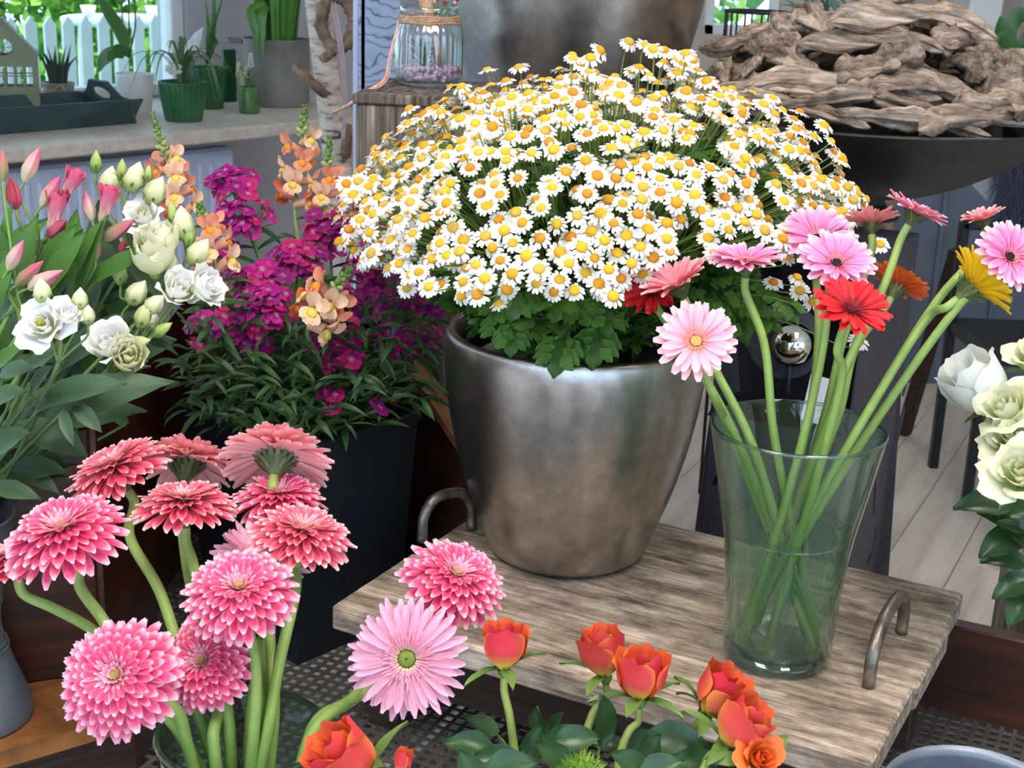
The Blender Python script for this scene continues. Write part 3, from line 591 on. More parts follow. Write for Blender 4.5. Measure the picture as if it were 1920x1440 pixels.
for u, v, ang in ((1560, 70, .1), (1690, 62, -.2), (1780, 78, .5), (1470, 85, -.1), (1400, 78, .3), (1850, 120, .3)):
    c = PY(u, v, DC[1] + .12); put('driftwood_piece', rg.choice(dm), ring, frame(c, (1, ang, rg.uniform(-.3, .3)), (0, 0, 1)) @ SCL(1, 1.3, 1.3))

cE, cL, cRt = np.array((.592, 2.34, 0)), np.array((.363, 2.44, 0)), np.array((.745, 2.60, 0)); CT = DRZ - .20
colm = thing('steel_column', (.56, 2.5, FLOOR), 'black steel column with leaf cut-outs and a round opening', 'column')
def leafhole(cx, cz, L, w, ang, n=8):
    P = []
    for i in range(n): s = i / n; P.append((s - .5, math.sin(math.pi * s)))
    for i in range(n): s = i / n; P.append((.5 - s, -math.sin(math.pi * s)))
    ca, sa = math.cos(ang), math.sin(ang); return [(cx + x * L * ca - y * w * sa, cz + x * L * sa + y * w * ca) for x, y in P]
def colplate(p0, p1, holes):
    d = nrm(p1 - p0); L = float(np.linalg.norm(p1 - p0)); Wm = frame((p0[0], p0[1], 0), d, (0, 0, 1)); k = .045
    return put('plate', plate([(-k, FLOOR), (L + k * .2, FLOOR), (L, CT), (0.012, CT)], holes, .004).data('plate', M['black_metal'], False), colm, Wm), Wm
nF = nrm(np.cross(cE - cL, (0, 0, 1))); hc = PPL(1472, 640, cL, nF); hx = float(np.dot(hc - cL, nrm(cE - cL))); hz = float(hc[2])
circ = [(hx + .068 * math.cos(a), hz + .068 * math.sin(a)) for a in np.linspace(0, 2 * math.pi, 33)[:-1]]
fh = [circ] + [leafhole(hx + dx, hz + dz, l, w, an) for dx, dz, l, w, an in ((-.095, -.13, .09, .014, .7), (.085, -.125, .1, .012, -.6), (-.08, -.26, .09, .014, .8), (.06, -.28, .09, .014, -.7), (.0, -.36, .1, .012, 1.5), (-.085, .105, .06, .012, -.7))]
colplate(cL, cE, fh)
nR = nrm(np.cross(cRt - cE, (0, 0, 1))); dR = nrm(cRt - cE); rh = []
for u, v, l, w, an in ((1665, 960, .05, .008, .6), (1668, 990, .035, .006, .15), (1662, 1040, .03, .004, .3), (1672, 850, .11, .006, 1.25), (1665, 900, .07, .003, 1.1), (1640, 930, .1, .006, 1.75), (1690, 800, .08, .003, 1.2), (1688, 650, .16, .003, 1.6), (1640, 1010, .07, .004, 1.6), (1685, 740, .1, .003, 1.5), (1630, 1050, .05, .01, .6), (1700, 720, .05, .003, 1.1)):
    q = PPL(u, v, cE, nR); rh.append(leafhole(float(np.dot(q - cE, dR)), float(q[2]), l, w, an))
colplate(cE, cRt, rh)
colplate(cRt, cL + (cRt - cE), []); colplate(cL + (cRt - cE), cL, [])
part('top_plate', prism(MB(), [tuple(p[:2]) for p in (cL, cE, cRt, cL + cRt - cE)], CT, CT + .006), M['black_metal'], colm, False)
bc = PY(1486, 643, float(hc[1]) - .012)
ball = thing('steel_ball', tuple(bc), 'polished steel ball on a rod in the round opening', 'ball')
part('sphere', ell(MB(), tuple(bc), (.0425,) * 3, 40, 24), M['chrome'], ball)
part('rod', tube(MB(), [bc - np.array((0, 0, .09)), bc - np.array((0, 0, .03))], .004), M['black_metal'], ball)
cq = PPL(1527, 745, cL - nF * .0, nF) - nF * 0 + np.array((0, -.012, 0))
cd = part('blank_card', box(MB(), (0, 0, 0), .036, .002, .085, frame((0, 0, 0), nrm(cE - cL), (0, -.12, 1))).add([(0, 0, 0)] * 3, []) if False else box(MB(), tuple(cq), .036, .002, .085, np.array(frame((0, 0, 0), nrm(cE - cL), (0, 0, 1)) @ RY(.12))), M['card'], None, False, origin=tuple(cq))
tag(cd, 'blank white card on the steel column behind the glass vase', 'card')

# ------------------------------------------------------------------ tall wooden crate with the pebble jar
CW = .30; c0 = PY(666, 168, 2.5); CZ = .632; kx = nrm((.955, -.10, 0)); ky = np.array((-kx[1], kx[0], 0)); KC = np.array((c0[0], 2.5, 0)) + kx * CW / 2 + ky * .14
crate = thing('wooden_crate', (KC[0], KC[1], FLOOR), 'tall crate of grey weathered planks under the pebble jar', 'crate')
for s in range(3):
    c = KC + kx * ((s - 1) * CW / 3) - ky * .135; put('plank', box(MB(), (0, 0, 0), CW / 3 - .003, .018, CZ - .018 - FLOOR, b=.003).data('plank', M['grey_wood'], False), crate, frame((c[0], c[1], (CZ - .018 + FLOOR) / 2), kx, (0, 0, 1)))
for s, sd in ((-1, 0), (1, 0)):
    for j in range(3):
        c = KC + kx * (s * (CW / 2 - .009)) + ky * ((j - 1) * .085 + .01); put('plank', box(MB(), (0, 0, 0), .018, .083, CZ - .018 - FLOOR, b=.003).data('plank', M['grey_wood'], False), crate, frame((c[0], c[1], (CZ - .018 + FLOOR) / 2), kx, (0, 0, 1)))
put('top_board', box(MB(), (0, 0, 0), CW + .006, .30, .018, b=.003).data('top_board', M['grey_wood'], False), crate, frame((KC[0], KC[1], CZ - .009), kx, (0, 0, 1)))
jq = PZ(803, 160, CZ); JX, JY = float(jq[0]), float(jq[1]); jr = .0605
jar = thing('glass_jar', (JX, JY, CZ), 'ribbed clear glass jar with succulent and lilac pebbles', 'jar')
rib = lambda a, z: 1 + .035 * math.cos(26 * a) * (1 if .01 < z < .103 else 0)
jp = [(0, .001), (jr * .8, 0), (jr * .97, .006), (jr, .02), (jr, .09), (jr * .96, .103), (jr * .88, .112), (jr * .87, .128), (jr * .90, .132), (jr * .90, .142), (jr * .86, .143), (jr * .84, .128), (jr * .85, .112), (jr * .93, .102), (jr * .96, .09), (jr * .96, .02), (jr * .9, .009), (0, .007)]
part('glass', lathe(MB(), jp, 104, (JX, JY, CZ), rfun=rib), M['clear_glass'], jar)
tw = MB()
for k in range(4): tube(tw, [(JX + jr * .915 * math.cos(a), JY + jr * .915 * math.sin(a), CZ + .114 + k * .0036 + .001 * math.sin(5 * a + k)) for a in np.linspace(0, 2 * math.pi, 37)], .0024, 6, cap=False)
part('twine', tw, M['twine'], jar)
ct = PY(622, 212, JY - .03); tp = [(JX - jr * .9, JY - .02, CZ + .116), (JX - jr * 1.15, JY - .035, CZ + .05), PY(720, 150, JY - .08), PY(690, 172, JY - .1), PY(655, 196, JY - .1), ct]
part('cord', tube(tube(MB(), catmull(tp, 6), [.0015, .002, .003, .0045, .0035, .002], 6), catmull([p + np.array((.004, 0, .003 * math.sin(i * 2))) for i, p in enumerate(tp)], 6), .0012, 5), M['pink_cord'], jar)
pm = [ell(MB(), (0, 0, 0), (.0055, .0045, .0038), 7, 5).data('pebble', M['pebble']) for _ in range(1)]
for k in range(170):
    a = U(0, 6.28); r = jr * .88 * math.sqrt(U(.25, 1)) if k < 120 else jr * .88 * math.sqrt(U(0, 1)); z = U(.012, .03) if k < 120 else .031
    put('pebble', pm[0], jar, TR(JX + r * math.cos(a), JY + r * math.sin(a), CZ + z) @ Matrix.Rotation(U(0, 6), 4, (U(-1, 1), U(-1, 1), U(.1, 1))))
# ------------------------------------------------------------------ generic leaf / petal grids
PROF = {'ray': [(0, .35), (.35, .75), (.7, 1), (.88, .88), (.965, .62), (1, .30)], 'ovate': [(0, .08), (.12, .55), (.35, 1), (.6, .88), (.85, .42), (1, .02)], 'lance': [(0, .3), (.25, .8), (.5, 1), (.75, .7), (1, .03)],
        'blade': [(0, .8), (.4, 1), (.8, .75), (1, .05)], 'round': [(0, .3), (.35, .8), (.7, 1), (.9, .85), (1, .45)], 'wedge': [(0, .12), (.4, .55), (.8, 1), (.95, .97), (1, .8)]}
def petal(L, Wd, prof='ray', a0=0, a1=0, cup=.15, nl=5, nw=2, col=None, wave=0, lobes=0, seed=0, twist=0):
    rg = np.random.default_rng(seed); p = PROF[prof]; s = np.linspace(0, 1, nl + 1); ang = a0 + a1 * s; ds = L / nl
    x = np.concatenate([[0], np.cumsum(np.cos((ang[1:] + ang[:-1]) / 2) * ds)]); z = np.concatenate([[0], np.cumsum(np.sin((ang[1:] + ang[:-1]) / 2) * ds)])
    wd = np.interp(s, [q[0] for q in p], [q[1] for q in p]) * Wd / 2
    if lobes: wd = wd * (.55 + .45 * np.abs(np.cos(s * math.pi * lobes))) + .0
    V = []; C = []; ph = rg.uniform(0, 6, 3)
    for i in range(nl + 1):
        nx_, nz_ = -math.sin(ang[i]), math.cos(ang[i])
        for j in range(nw + 1):
            w = 2 * j / nw - 1; h = cup * Wd * w * w + wave * Wd * math.sin(7 * s[i] + ph[0] + 2 * w) * abs(w); tz = twist * s[i] * w * wd[i]
            V.append((x[i] + nx_ * h, w * wd[i], z[i] + nz_ * h + tz))
            C.append(col(s[i], w) if callable(col) else (col if col is not None else (.5, .5, .5)))
    return MB().add(V, gridf(nl, nw), np.array(C))
def blade(mb, P, w, col, up=None, fold=.2):
    """ribbon leaf along path P with widths w"""
    P = np.array(P); m = len(P); T = np.gradient(P, axis=0); ww = np.interp(np.linspace(0, 1, m), np.linspace(0, 1, len(w)), w); V = []
    for i in range(m):
        t = nrm(T[i]); sd = np.cross(t, (0, 0, 1) if up is None else up); sd = nrm(sd) if np.linalg.norm(sd) > 1e-3 else np.array((1., 0, 0)); n = np.cross(sd, t)
        V += [P[i] - sd * ww[i] / 2 + n * fold * ww[i], P[i], P[i] + sd * ww[i] / 2 + n * fold * ww[i]]
    return mb.add(V, gridf(m - 1, 2), col)

# ------------------------------------------------------------------ sill, radiator and what stands there
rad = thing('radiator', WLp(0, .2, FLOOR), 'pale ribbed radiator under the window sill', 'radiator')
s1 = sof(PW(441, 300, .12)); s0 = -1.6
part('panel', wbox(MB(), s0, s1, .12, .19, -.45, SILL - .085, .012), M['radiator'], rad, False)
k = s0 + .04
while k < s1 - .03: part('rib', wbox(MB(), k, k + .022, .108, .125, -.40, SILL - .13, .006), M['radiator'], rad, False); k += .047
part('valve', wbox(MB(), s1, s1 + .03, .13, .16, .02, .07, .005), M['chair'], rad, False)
# serving tray
tq = PZ(248, 232, SILL); ts = sof(tq); to = float(np.dot(tq - O, e2)); TD = .26; TLn = .75
tr = thing('serving_tray', WLp(ts - TLn / 2, to + TD / 2, SILL), 'dark teal painted wooden tray with cut-out handle on the sill', 'tray')
part('base', wbox(MB(), ts - TLn, ts, to, to + TD, SILL, SILL + .012, .002), M['teal_wood'], tr, False)
def slab(a, b, c, d, th, nv):  # quad slab
    v = [np.array(q) for q in (a, b, c, d)]; nv = np.array(nv) * th; return MB().add(v + [q + nv for q in v], [(0, 1, 2, 3), (7, 6, 5, 4), (0, 4, 5, 1), (1, 5, 6, 2), (2, 6, 7, 3), (3, 7, 4, 0)])
h_ = .085
part('side', slab(WLp(ts - TLn, to, SILL), WLp(ts, to, SILL), WLp(ts + .03, to - .03, SILL + h_), WLp(ts - TLn, to - .03, SILL + h_), .012, e2), M['teal_wood'], tr, False)
part('side', slab(WLp(ts - TLn, to + TD, SILL), WLp(ts, to + TD, SILL), WLp(ts + .03, to + TD + .03, SILL + h_), WLp(ts - TLn, to + TD + .03, SILL + h_), .012, -e2), M['teal_wood'], tr, False)
hh = [(-.16, 0), (.16, 0), (.175, h_), (.12, h_ + .005), (.085, h_ + .03), (.06, h_ + .055), (-.06, h_ + .055), (-.085, h_ + .03), (-.12, h_ + .005), (-.175, h_)]
hh = [(x * (TD / 2 + .02) / .17, z) for x, z in hh]
hm = plate(hh, [[(.055 * math.cos(a), h_ + .012 + .022 * math.sin(a)) for a in np.linspace(0, 2 * math.pi, 17)[:-1]]], .012)
ec = WLp(ts + .0, to + TD / 2, SILL + .001); put('end_board', hm.data('end_board', M['teal_wood'], False), tr, frame(ec, -e2, e1 * -.35 + np.array((0, 0, 1))))
# house lantern
lq = PZ(16, 218, SILL + .012); ls, lo_ = sof(lq), float(np.dot(lq - O, e2)); lw = .105; lh = .20; la = .315
lan = thing('house_lantern', tuple(lq), 'sage green metal house lantern with gable and small windows', 'lantern')
hl = [[(.0 + .027 * math.cos(a), .228 + .027 * math.sin(a)) for a in np.linspace(0, 2 * math.pi, 25)[:-1]]]
for i in range(6): x = -.088 + i * .0305; hl.append([(x, .098), (x + .022, .098), (x + .022, .132), (x, .132)]); hl.append([(x, .136), (x + .022, .136), (x + .022, .164), (x, .164)])
for i in range(3):
    x = -.082 + i * .062; hl.append([(x, .008), (x + .018, .008), (x + .018, .052), (x + .006, .047), (x, .036)]); hl.append([(x + .022, .008), (x + .04, .008), (x + .04, .036), (x + .034, .047), (x + .022, .052)])
lm = plate([(-lw, 0), (lw, 0), (lw, lh), (0, la), (-lw, lh)], hl, .003).data('front', M['lantern'], False)
lam = nrm((1, .32, 0)); LF = frame(tuple(lq), lam, (0, 0, 1))
put('front', lm, lan, LF); put('back', lm, lan, LF @ TR(0, .10, 0))
sp_ = MB()
for a in (0, math.pi / 3, 2 * math.pi / 3): box(sp_, (0, .0015, .228), .054, .003, .003, RY(a))
put('muntins', sp_.data('muntins', M['lantern'], False), lan, LF)
for sx in (-1, 1):
    put('side', box(MB(), (sx * (lw - .0015), .0515, lh / 2), .003, .0965, lh).data('side', M['lantern'], False), lan, LF)
    put('roof', box(MB(), (sx * lw * .5, .0515, (lh + la) / 2 + .004), math.hypot(lw, la - lh) + .012, .115, .004, RY(sx * math.atan2(la - lh, lw))).data('roof', M['lantern'], False), lan, LF)
def pot(name, q, r0, r1, h, mat, label, cat='pot', ribs=0, rimw=.004):
    t = thing(name, q, label, cat); rf = (lambda a, z: 1 + .03 * math.cos(ribs * a)) if ribs else None
    part('pot', lathe(MB(), [(0, .0005), (r0 * .96, 0), (r0, .004), (mix(r0, r1, .5) * 1.03, h * .5), (r1, h - .006), (r1, h), (r1 - rimw, h), (r1 - rimw * 1.5, h - .03), (r0 * .9, .02), (0, .02)], 96 if ribs else 40, tuple(q), rfun=rf), mat, t)
    part('soil', lathe(MB(), [(0, h - .018), (r1 - rimw * 1.2, h - .02)], 24, tuple(q), S(40, 30, 24)), M['stem'], t); return t
def grassy(t, c, n, L, w, col1, col2, spread, seed, droop=.6, name='leaf', mat='leaf'):
    rg = random.Random(seed)
    for i in range(n):
        a = rg.uniform(0, 6.28); sp2 = rg.uniform(.2, 1) * spread; l = L * rg.uniform(.7, 1.1); d = np.array((math.cos(a), math.sin(a), 0)); c_ = np.array(c)
        P = [c_ + d * .01, c_ + d * sp2 * l * .35 + np.array((0, 0, l * .5)), c_ + d * sp2 * l * .75 + np.array((0, 0, l * (.8 - droop * sp2 * .3))), c_ + d * sp2 * l * 1.1 + np.array((0, 0, l * (.85 - droop * sp2)))]
        part(name, blade(MB(), catmull(P, 4), [w, w, w * .8, w * .1], mix(col1, col2, rg.random())), M[mat], t)
g1 = S(60, 110, 50); g2 = S(110, 150, 80)
q = PZ(345, 226, SILL); gp = pot('potted_plant', q, .062, .082, .135, M['ceramic_green'], 'ribbed green ceramic pot with drooping grassy plant and white blossom', 'potted plant', 24)
grassy(gp, q + np.array((0, 0, .13)), 26, .2, .01, S(60, 96, 60), S(110, 140, 100), 1.2, 3, .9)
for k in range(9): a = k * .7; part('blossom', ell(MB(), (q[0] - .02 + .022 * math.cos(a) * (k > 0), q[1] - .03, q[2] + .178 + .013 * math.sin(a)), (.011, .008, .008), 8, 5, S(230, 236, 226)), M['white_petal'], gp)
q = PZ(388, 202, SILL); gp = pot('potted_plant', q, .06, .078, .15, M['ceramic_green'], 'taller ribbed green pot with long pale leaves behind the grassy pot', 'potted plant', 22)
for k, (u, v) in enumerate(((385, 0), (425, -30), (400, -40), (370, 20))): part('leaf', blade(MB(), catmull([q + np.array((0, 0, .14)), PY(392 + k * 4, 80, q[1]), PY(u, v, q[1] - .02)], 6), [.012, .028, .02, .004], S(80, 130, 80)), M['leaf'], gp)
ftq = PY(352, 138, q[1] - .12)
fe = part('feather', blade(MB(), catmull([ftq, PY(350, 110, q[1] - .12), PY(368, 72, q[1] - .12), PY(380, 52, q[1] - .12)], 5), [.004, .035, .045, .03, .004], S(220, 226, 232), up=(0, 1, 0)), M['feather'], None, origin=tuple(ftq)); tag(fe, 'white feather stuck among the grassy leaves', 'feather')
q = PZ(430, 192, SILL); gb = part('green_board', box(MB(), q + np.array((0, .02, .1)), .06, .012, .20, MWm, b=.003), M['ceramic_green'], None, False, origin=tuple(q)); tag(gb, 'small green board leaning beside the ribbed pots', 'board')
q = PZ(255, 212, SILL); op = pot('potted_orchid', q, .055, .068, .14, M['white'], 'orchid with broad leaves and bare stalks in white pot', 'potted plant')
for pts, w in ((((240, 105), (225, 60), (200, 20), (186, -8)), .055), (((232, 108), (215, 100), (195, 110), (185, 135)), .05), (((245, 108), (222, 90), (212, 88)), .03)):
    part('leaf', blade(MB(), catmull([PY(u, v, q[1] - .01 * i) for i, (u, v) in enumerate(pts)], 5), [.012, w, w, w * .8, .006], S(72, 112, 60), up=(.2, 1, .3), fold=.1), M['gloss_leaf'], op)
for u in (228, 240, 252): part('stalk', tube(MB(), [PY(242, 108, q[1]), PY(u + 2, 50, q[1]), PY(u, -20, q[1])], .0028, 6, S(80, 70, 64)), M['stem'], op)
q = PZ(112, 205, SILL + .012); ap = pot('potted_aloe', q, .045, .055, .095, M['zinc_old'], 'dark spiky aloe in a grey pot tied with raffia', 'potted plant')
for k in range(11):
    x = -.045 + .009 * k; part('leaf', blade(MB(), catmull([q + np.array((x * .5, 0, .08)), q + np.array((x * .9, .01 * math.sin(k), .15)), q + np.array((x * 1.6, .02 * math.sin(k * 2), .21 + .02 * math.sin(k * 3)))], 4), [.014, .011, .001], S(56, 66, 58), up=(0, 1, 0)), M['leaf'], ap)
bow = MB()
for sx in (-1, 1): tube(bow, catmull([q + np.array((0, -.06, .07)), q + np.array((sx * .03, -.065, .09)), q + np.array((sx * .045, -.065, .06)), q + np.array((0, -.06, .068)), q + np.array((sx * .02, -.065, .02))], 5), .0025, 6)
part('raffia_bow', bow, M['twine'], ap)
# zinc stock pot with strap leaves
q = PZ(520, 196, SILL); zpq = thing('potted_plant', q, 'old zinc stock pot with thick upright green strap leaves', 'potted plant')
zr = .125
part('pot', lathe(MB(), [(0, .001), (zr * .95, 0), (zr * .98, .006), (zr, .1), (zr, .238), (zr + .006, .246), (zr + .006, .25), (zr - .004, .25), (zr - .006, .2), (0, .2)], 48, tuple(q)), M['zinc_old'], zpq)
hp = [q + np.array((-zr, -.02, .235)), q + np.array((-zr - .05, -.03, .237)), q + np.array((-zr - .055, .03, .237)), q + np.array((-zr, .03, .235))]
part('handle', tube(MB(), catmull(hp, 5), .008, 8), M['zinc_old'], zpq)
for k in range(15):
    a = k * 2.4; rr = .03 + .05 * (k % 4) / 3; b = q + np.array((rr * math.cos(a), rr * math.sin(a), .19)); o2 = np.array((math.cos(a), math.sin(a), 0)) * .05
    part('leaf', blade(MB(), catmull([b, b + o2 * .5 + np.array((0, 0, .2)), b + o2 * 1.6 + np.array((0, 0, .45))], 4), [.03, .036, .03], mix(S(40, 100, 30), S(84, 140, 50), (k % 3) / 2), up=(math.sin(a * 3) * .4, 1, 0)), M['gloss_leaf'], zpq)
for u0, u1, vv in ((470, 478, 95), (492, 490, 112)):
    part('leaf', blade(MB(), catmull([PY(500, 10, q[1] - .12), PY(u0, 20, q[1] - .16), PY(u1, 60, q[1] - .17), PY(u1 + 3, vv, q[1] - .17)], 5), [.034, .036, .03, .004], S(84, 132, 56), up=(.1, 1, 0)), M['gloss_leaf'], zpq)
q = PZ(468, 212, SILL); tn = pot('potted_muscari', q, .037, .039, .095, M['tin_green'], 'small green tin with white grape hyacinths', 'potted plant')
for k, (u, v) in enumerate(((470, 100), (462, 125), (447, 118), (455, 135))):
    t0 = PY(u, v, q[1]); b0 = q + np.array((.004 * k - .006, 0, .085)); part('stalk', tube(MB(), [b0, (b0 + t0) / 2 + np.array((.003, 0, 0)), t0], .003, 6, S(110, 150, 70)), M['stem'], tn)
    fm = MB()
    for j in range(24): a = j * 2.4; z = j / 24; ell(fm, t0 - np.array((0, 0, .05)) * z + np.array((math.cos(a), math.sin(a), 0)) * (.004 + .006 * z), (.004,) * 3, 6, 4, mix(S(236, 238, 224), S(206, 216, 160), .5 * (k > 0)))
    part('flower_spike', fm, M['white_petal'], tn)
grassy(tn, q + np.array((0, 0, .085)), 6, .09, .008, g1, g2, .8, 5)

# ------------------------------------------------------------------ birch pole, bark ring, printed panel
Yb = 3.75
pts = [PY(655, 520, Yb), PY(645, 400, Yb), PY(632, 300, Yb), PY(620, 200, Yb), PY(608, 110, Yb), PY(600, 40, Yb), PY(592, -40, Yb)]
pts = [np.array((pts[0][0] + .06, Yb, FLOOR))] + pts
bi = thing('birch_pole', tuple(pts[0]), 'slim white birch trunk standing at the end of the sill', 'trunk')
part('trunk', tube(MB(), catmull(pts, 6), [.044, .042, .036, .034, .032, .034], 14), M['birch'], bi)
for a, b, r in (((612, 178), (552, 122), .013), ((648, 290), (652, 235), .014), ((606, 110), (622, 95), .012)): part('branch_stub', tube(MB(), [PY(*a, Yb - .02), PY((a[0] + b[0]) / 2, (a[1] + b[1]) / 2 + 3, Yb - .05), PY(*b, Yb - .07)], [r * 1.1, r, r * .8], 9), M['bark'], bi)
rq = PY(633, 42, Yb - .07); rm = MB(); ring_pts = [rq + np.array((.041 * math.cos(a), .01 * math.sin(a * 2), .062 * math.sin(a))) for a in np.linspace(0, 2 * math.pi, 33)]
tube(rm, ring_pts, [.014, .018, .015, .017, .013, .016, .014], 12, cap=False)
rmv = rm.v[0]; rm.v[0] = rmv + np.random.default_rng(4).normal(0, .0022, rmv.shape)
hr = thing('bark_ring', tuple(rq), 'small oval bark ring hanging on the birch pole', 'wreath'); part('ring', rm, M['bark'], hr)
for dx in (0, .008): part('ribbon', blade(MB(), catmull([rq + np.array((-.012 + dx, -.02, .05)), rq + np.array((.006 + dx, -.025, -.05)), PY(645 + dx * 500, 200, Yb - .09), PY(641 + dx * 500, 260, Yb - .09)], 6), [.006, .007, .007, .005], S(180, 150, 150), up=(0, 1, 0)), M['ribbon'], hr)
Yc = 3.4; cc = PY(712, 70, Yc)
cv = thing('printed_panel', (cc[0], Yc, FLOOR), 'blue floral printed panel standing behind the pebble jar', 'panel')
part('panel', box(MB(), (cc[0], Yc, (cc[2] + .2 + FLOOR) / 2), .10, .03, cc[2] + .2 - FLOOR, b=.003), M['canvas'], cv, False)
for u in (668, 682): c = PY(u, 70, Yc); part('post', box(MB(), (c[0], Yc - .005, (c[2] + .2 + FLOOR) / 2), .012, .02, c[2] + .2 - FLOOR, b=.002), M['radiator'], cv, False)

# ------------------------------------------------------------------ things behind the driftwood, top right
for k, (u, w, lb) in enumerate(((1645, .055, 'pale tree stem standing behind the driftwood'), (1690, .035, 'reddish brown tree stem behind the driftwood'))):
    c = PY(u, 40, 3.6); o = part('tree_stem', tube(MB(), catmull([(c[0], 3.6, FLOOR), (c[0] + .01, 3.6, 0), (c[0] - .005, 3.6, .6), (c[0], 3.6, 1.3)], 5), [w, w * .95, w * .9, w], 14), M['bark'] if k else M['drift'], None, origin=(c[0], 3.6, FLOOR)); tag(o, lb, 'tree stem')
sp3 = thing('air_plant', tuple(PY(1545, 60, 3.3)), 'blue-green spiky plant behind the driftwood wreath', 'plant'); rg = random.Random(9)
for k in range(34):
    b = PY(1545 + rg.uniform(-45, 60), 75, 3.3); tip = b + np.array((rg.uniform(-.09, .09), rg.uniform(-.08, .06), rg.uniform(.05, .11)))
    part('leaf', blade(MB(), catmull([b, (b + tip) / 2 + np.array((0, 0, .03)), tip], 4), [.009, .008, .001], mix(S(70, 104, 100), S(120, 150, 146), rg.random()), up=(0, 1, 0)), M['leaf'], sp3)
wr = thing('wire_basket', tuple(PY(1420, 60, 4.2)), 'black wire basket in front of the small back window', 'basket'); cw = PY(1420, 22, 4.2)
for z in (0, -.1): part('hoop', tube(MB(), [cw + np.array((.09 * math.cos(a), .09 * math.sin(a), z)) for a in np.linspace(0, 2 * math.pi, 33)], .005, 6, cap=False), M['chair'], wr)
for k in range(12): a = k * math.pi / 6; part('wire', tube(MB(), [cw + np.array((.09 * math.cos(a), .09 * math.sin(a), 0)), cw + np.array((.09 * math.cos(a), .09 * math.sin(a), -.1))], .003, 6), M['chair'], wr)
for a in range(3): c = cw + np.array((.09 * math.cos(a * 2.1), .09 * math.sin(a * 2.1), 0)); part('leg', tube(MB(), [c - np.array((0, 0, .1)), (c[0], c[1], FLOOR)], .006, 6), M['chair'], wr)
oq = PY(1905, 84, 5.76); oq[2] = .47; ot = thing('orchid_plant', (oq[0], oq[1], .36), 'orchid with glossy leaves beside the white pilaster', 'plant')
for pts in (((1900, 85), (1895, 50), (1915, 30), (1950, 45)), ((1905, 85), (1890, 70), (1880, 55), (1876, 30)), ((1905, 90), (1880, 75), (1868, 78)), ((1908, 88), (1935, 70), (1960, 80))):
    part('leaf', blade(MB(), catmull([PY(u, v, 5.74) for u, v in pts], 5), [.025, .065, .065, .008], S(60, 110, 50), up=(.2, 1, .2), fold=.1), M['gloss_leaf'], ot)
part('pot', lathe(MB(), [(0, -.11), (.06, -.11), (.085, 0), (.08, 0), (0, -.02)], 32, tuple(oq)), M['white'], ot)
# dark chair, felt and fur hanging on a rack at the right
chq = PZ(1850, 760, FLOOR); chq = np.array((PY(1850, 600, 4.6)[0], 4.6, FLOOR)); ch = thing('metal_chair', tuple(chq), 'black metal chair standing behind the glass vase', 'chair')
xL, xR = PY(1790, 560, 4.6)[0], PY(1790, 560, 4.6)[0] + .44; zt = PY(1790, 415, 4.6)[2]; zs = PY(1850, 640, 4.4)[2]
part('top_rail', box(MB(), ((xL + xR) / 2, 4.6, zt), .46, .035, .05, b=.006), M['chair'], ch, False)
part('lower_rail', box(MB(), ((xL + xR) / 2, 4.6, (zt + zs) / 2), .42, .02, .03, b=.004), M['chair'], ch, False)
part('seat', box(MB(), ((xL + xR) / 2, 4.4, zs), .46, .42, .05, b=.012), M['chair'], ch, False)
for x in (xL, xR):
    part('leg', box(MB(), (x, 4.6, (zt + FLOOR) / 2), .03, .035, zt - FLOOR, b=.004), M['chair'], ch, False); part('leg', box(MB(), (x, 4.22, (zs + FLOOR) / 2), .03, .03, zs - FLOOR, b=.004), M['chair'], ch, False)
ez = thing('wooden_prop', tuple(PZ(1693, 815, FLOOR)), 'slanting brown wooden strut between column and chair', 'strut')
part('strut', tube(MB(), [PZ(1693, 815, FLOOR), PY(1795, 470, 4.75)], .03, 4), M['dark_wood'], ez, False); ez.location = ez.location
rk = thing('shade_cabinet', (PY(1900, 300, 5.6)[0], 5.75, FLOOR), 'added slate blue cabinet standing in for wall shade behind the chair', 'cabinet')  # cabinet added to darken the shaded wall zone behind the chair
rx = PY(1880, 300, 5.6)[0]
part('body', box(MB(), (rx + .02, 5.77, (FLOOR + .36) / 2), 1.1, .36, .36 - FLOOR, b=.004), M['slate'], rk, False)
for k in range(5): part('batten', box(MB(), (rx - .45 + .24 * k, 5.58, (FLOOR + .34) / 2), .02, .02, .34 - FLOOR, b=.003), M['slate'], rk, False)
p = [PY(1795, 318, 3.9), PY(1880, 282, 3.9), PY(1876, 330, 3.9), PY(1850, 376, 3.9)]
o = part('felt_cloth', slab(p[0], p[3], p[2], p[1], .006, (0, 1, 0)), M['felt'], None, False, origin=tuple(p[3])); tag(o, 'grey felt corner hanging below the black bowl', 'cloth')
rgn = np.random.default_rng(3); fb = MB(); n = 900
pc_ = np.array([PY(u, v, 3.88) for u, v in zip(rgn.uniform(1868, 1960, n), rgn.uniform(262, 440, n))]); dv = np.stack([rgn.normal(-.012, .012, n), rgn.normal(-.02, .01, n), rgn.normal(-.045, .012, n)], 1)
fb.add(np.stack([pc_ - np.array((.0025, 0, 0)), pc_ + np.array((.0025, 0, 0)), pc_ + dv], 1).reshape(-1, 3), [(3 * i, 3 * i + 1, 3 * i + 2) for i in range(n)])
ft_ = thing('fur_throw', tuple(PY(1910, 440, 3.9)), 'dark bluish fur throw hanging beside the grey felt', 'throw'); f = part('fur', fb, M['dark_fur'], ft_, False); f['kind'] = 'stuff'
cq_ = PY(1915, 350, 3.91); part('backing', box(MB(), tuple(cq_), .13, .02, .26, b=.008), M['dark_fur'], ft_, False)
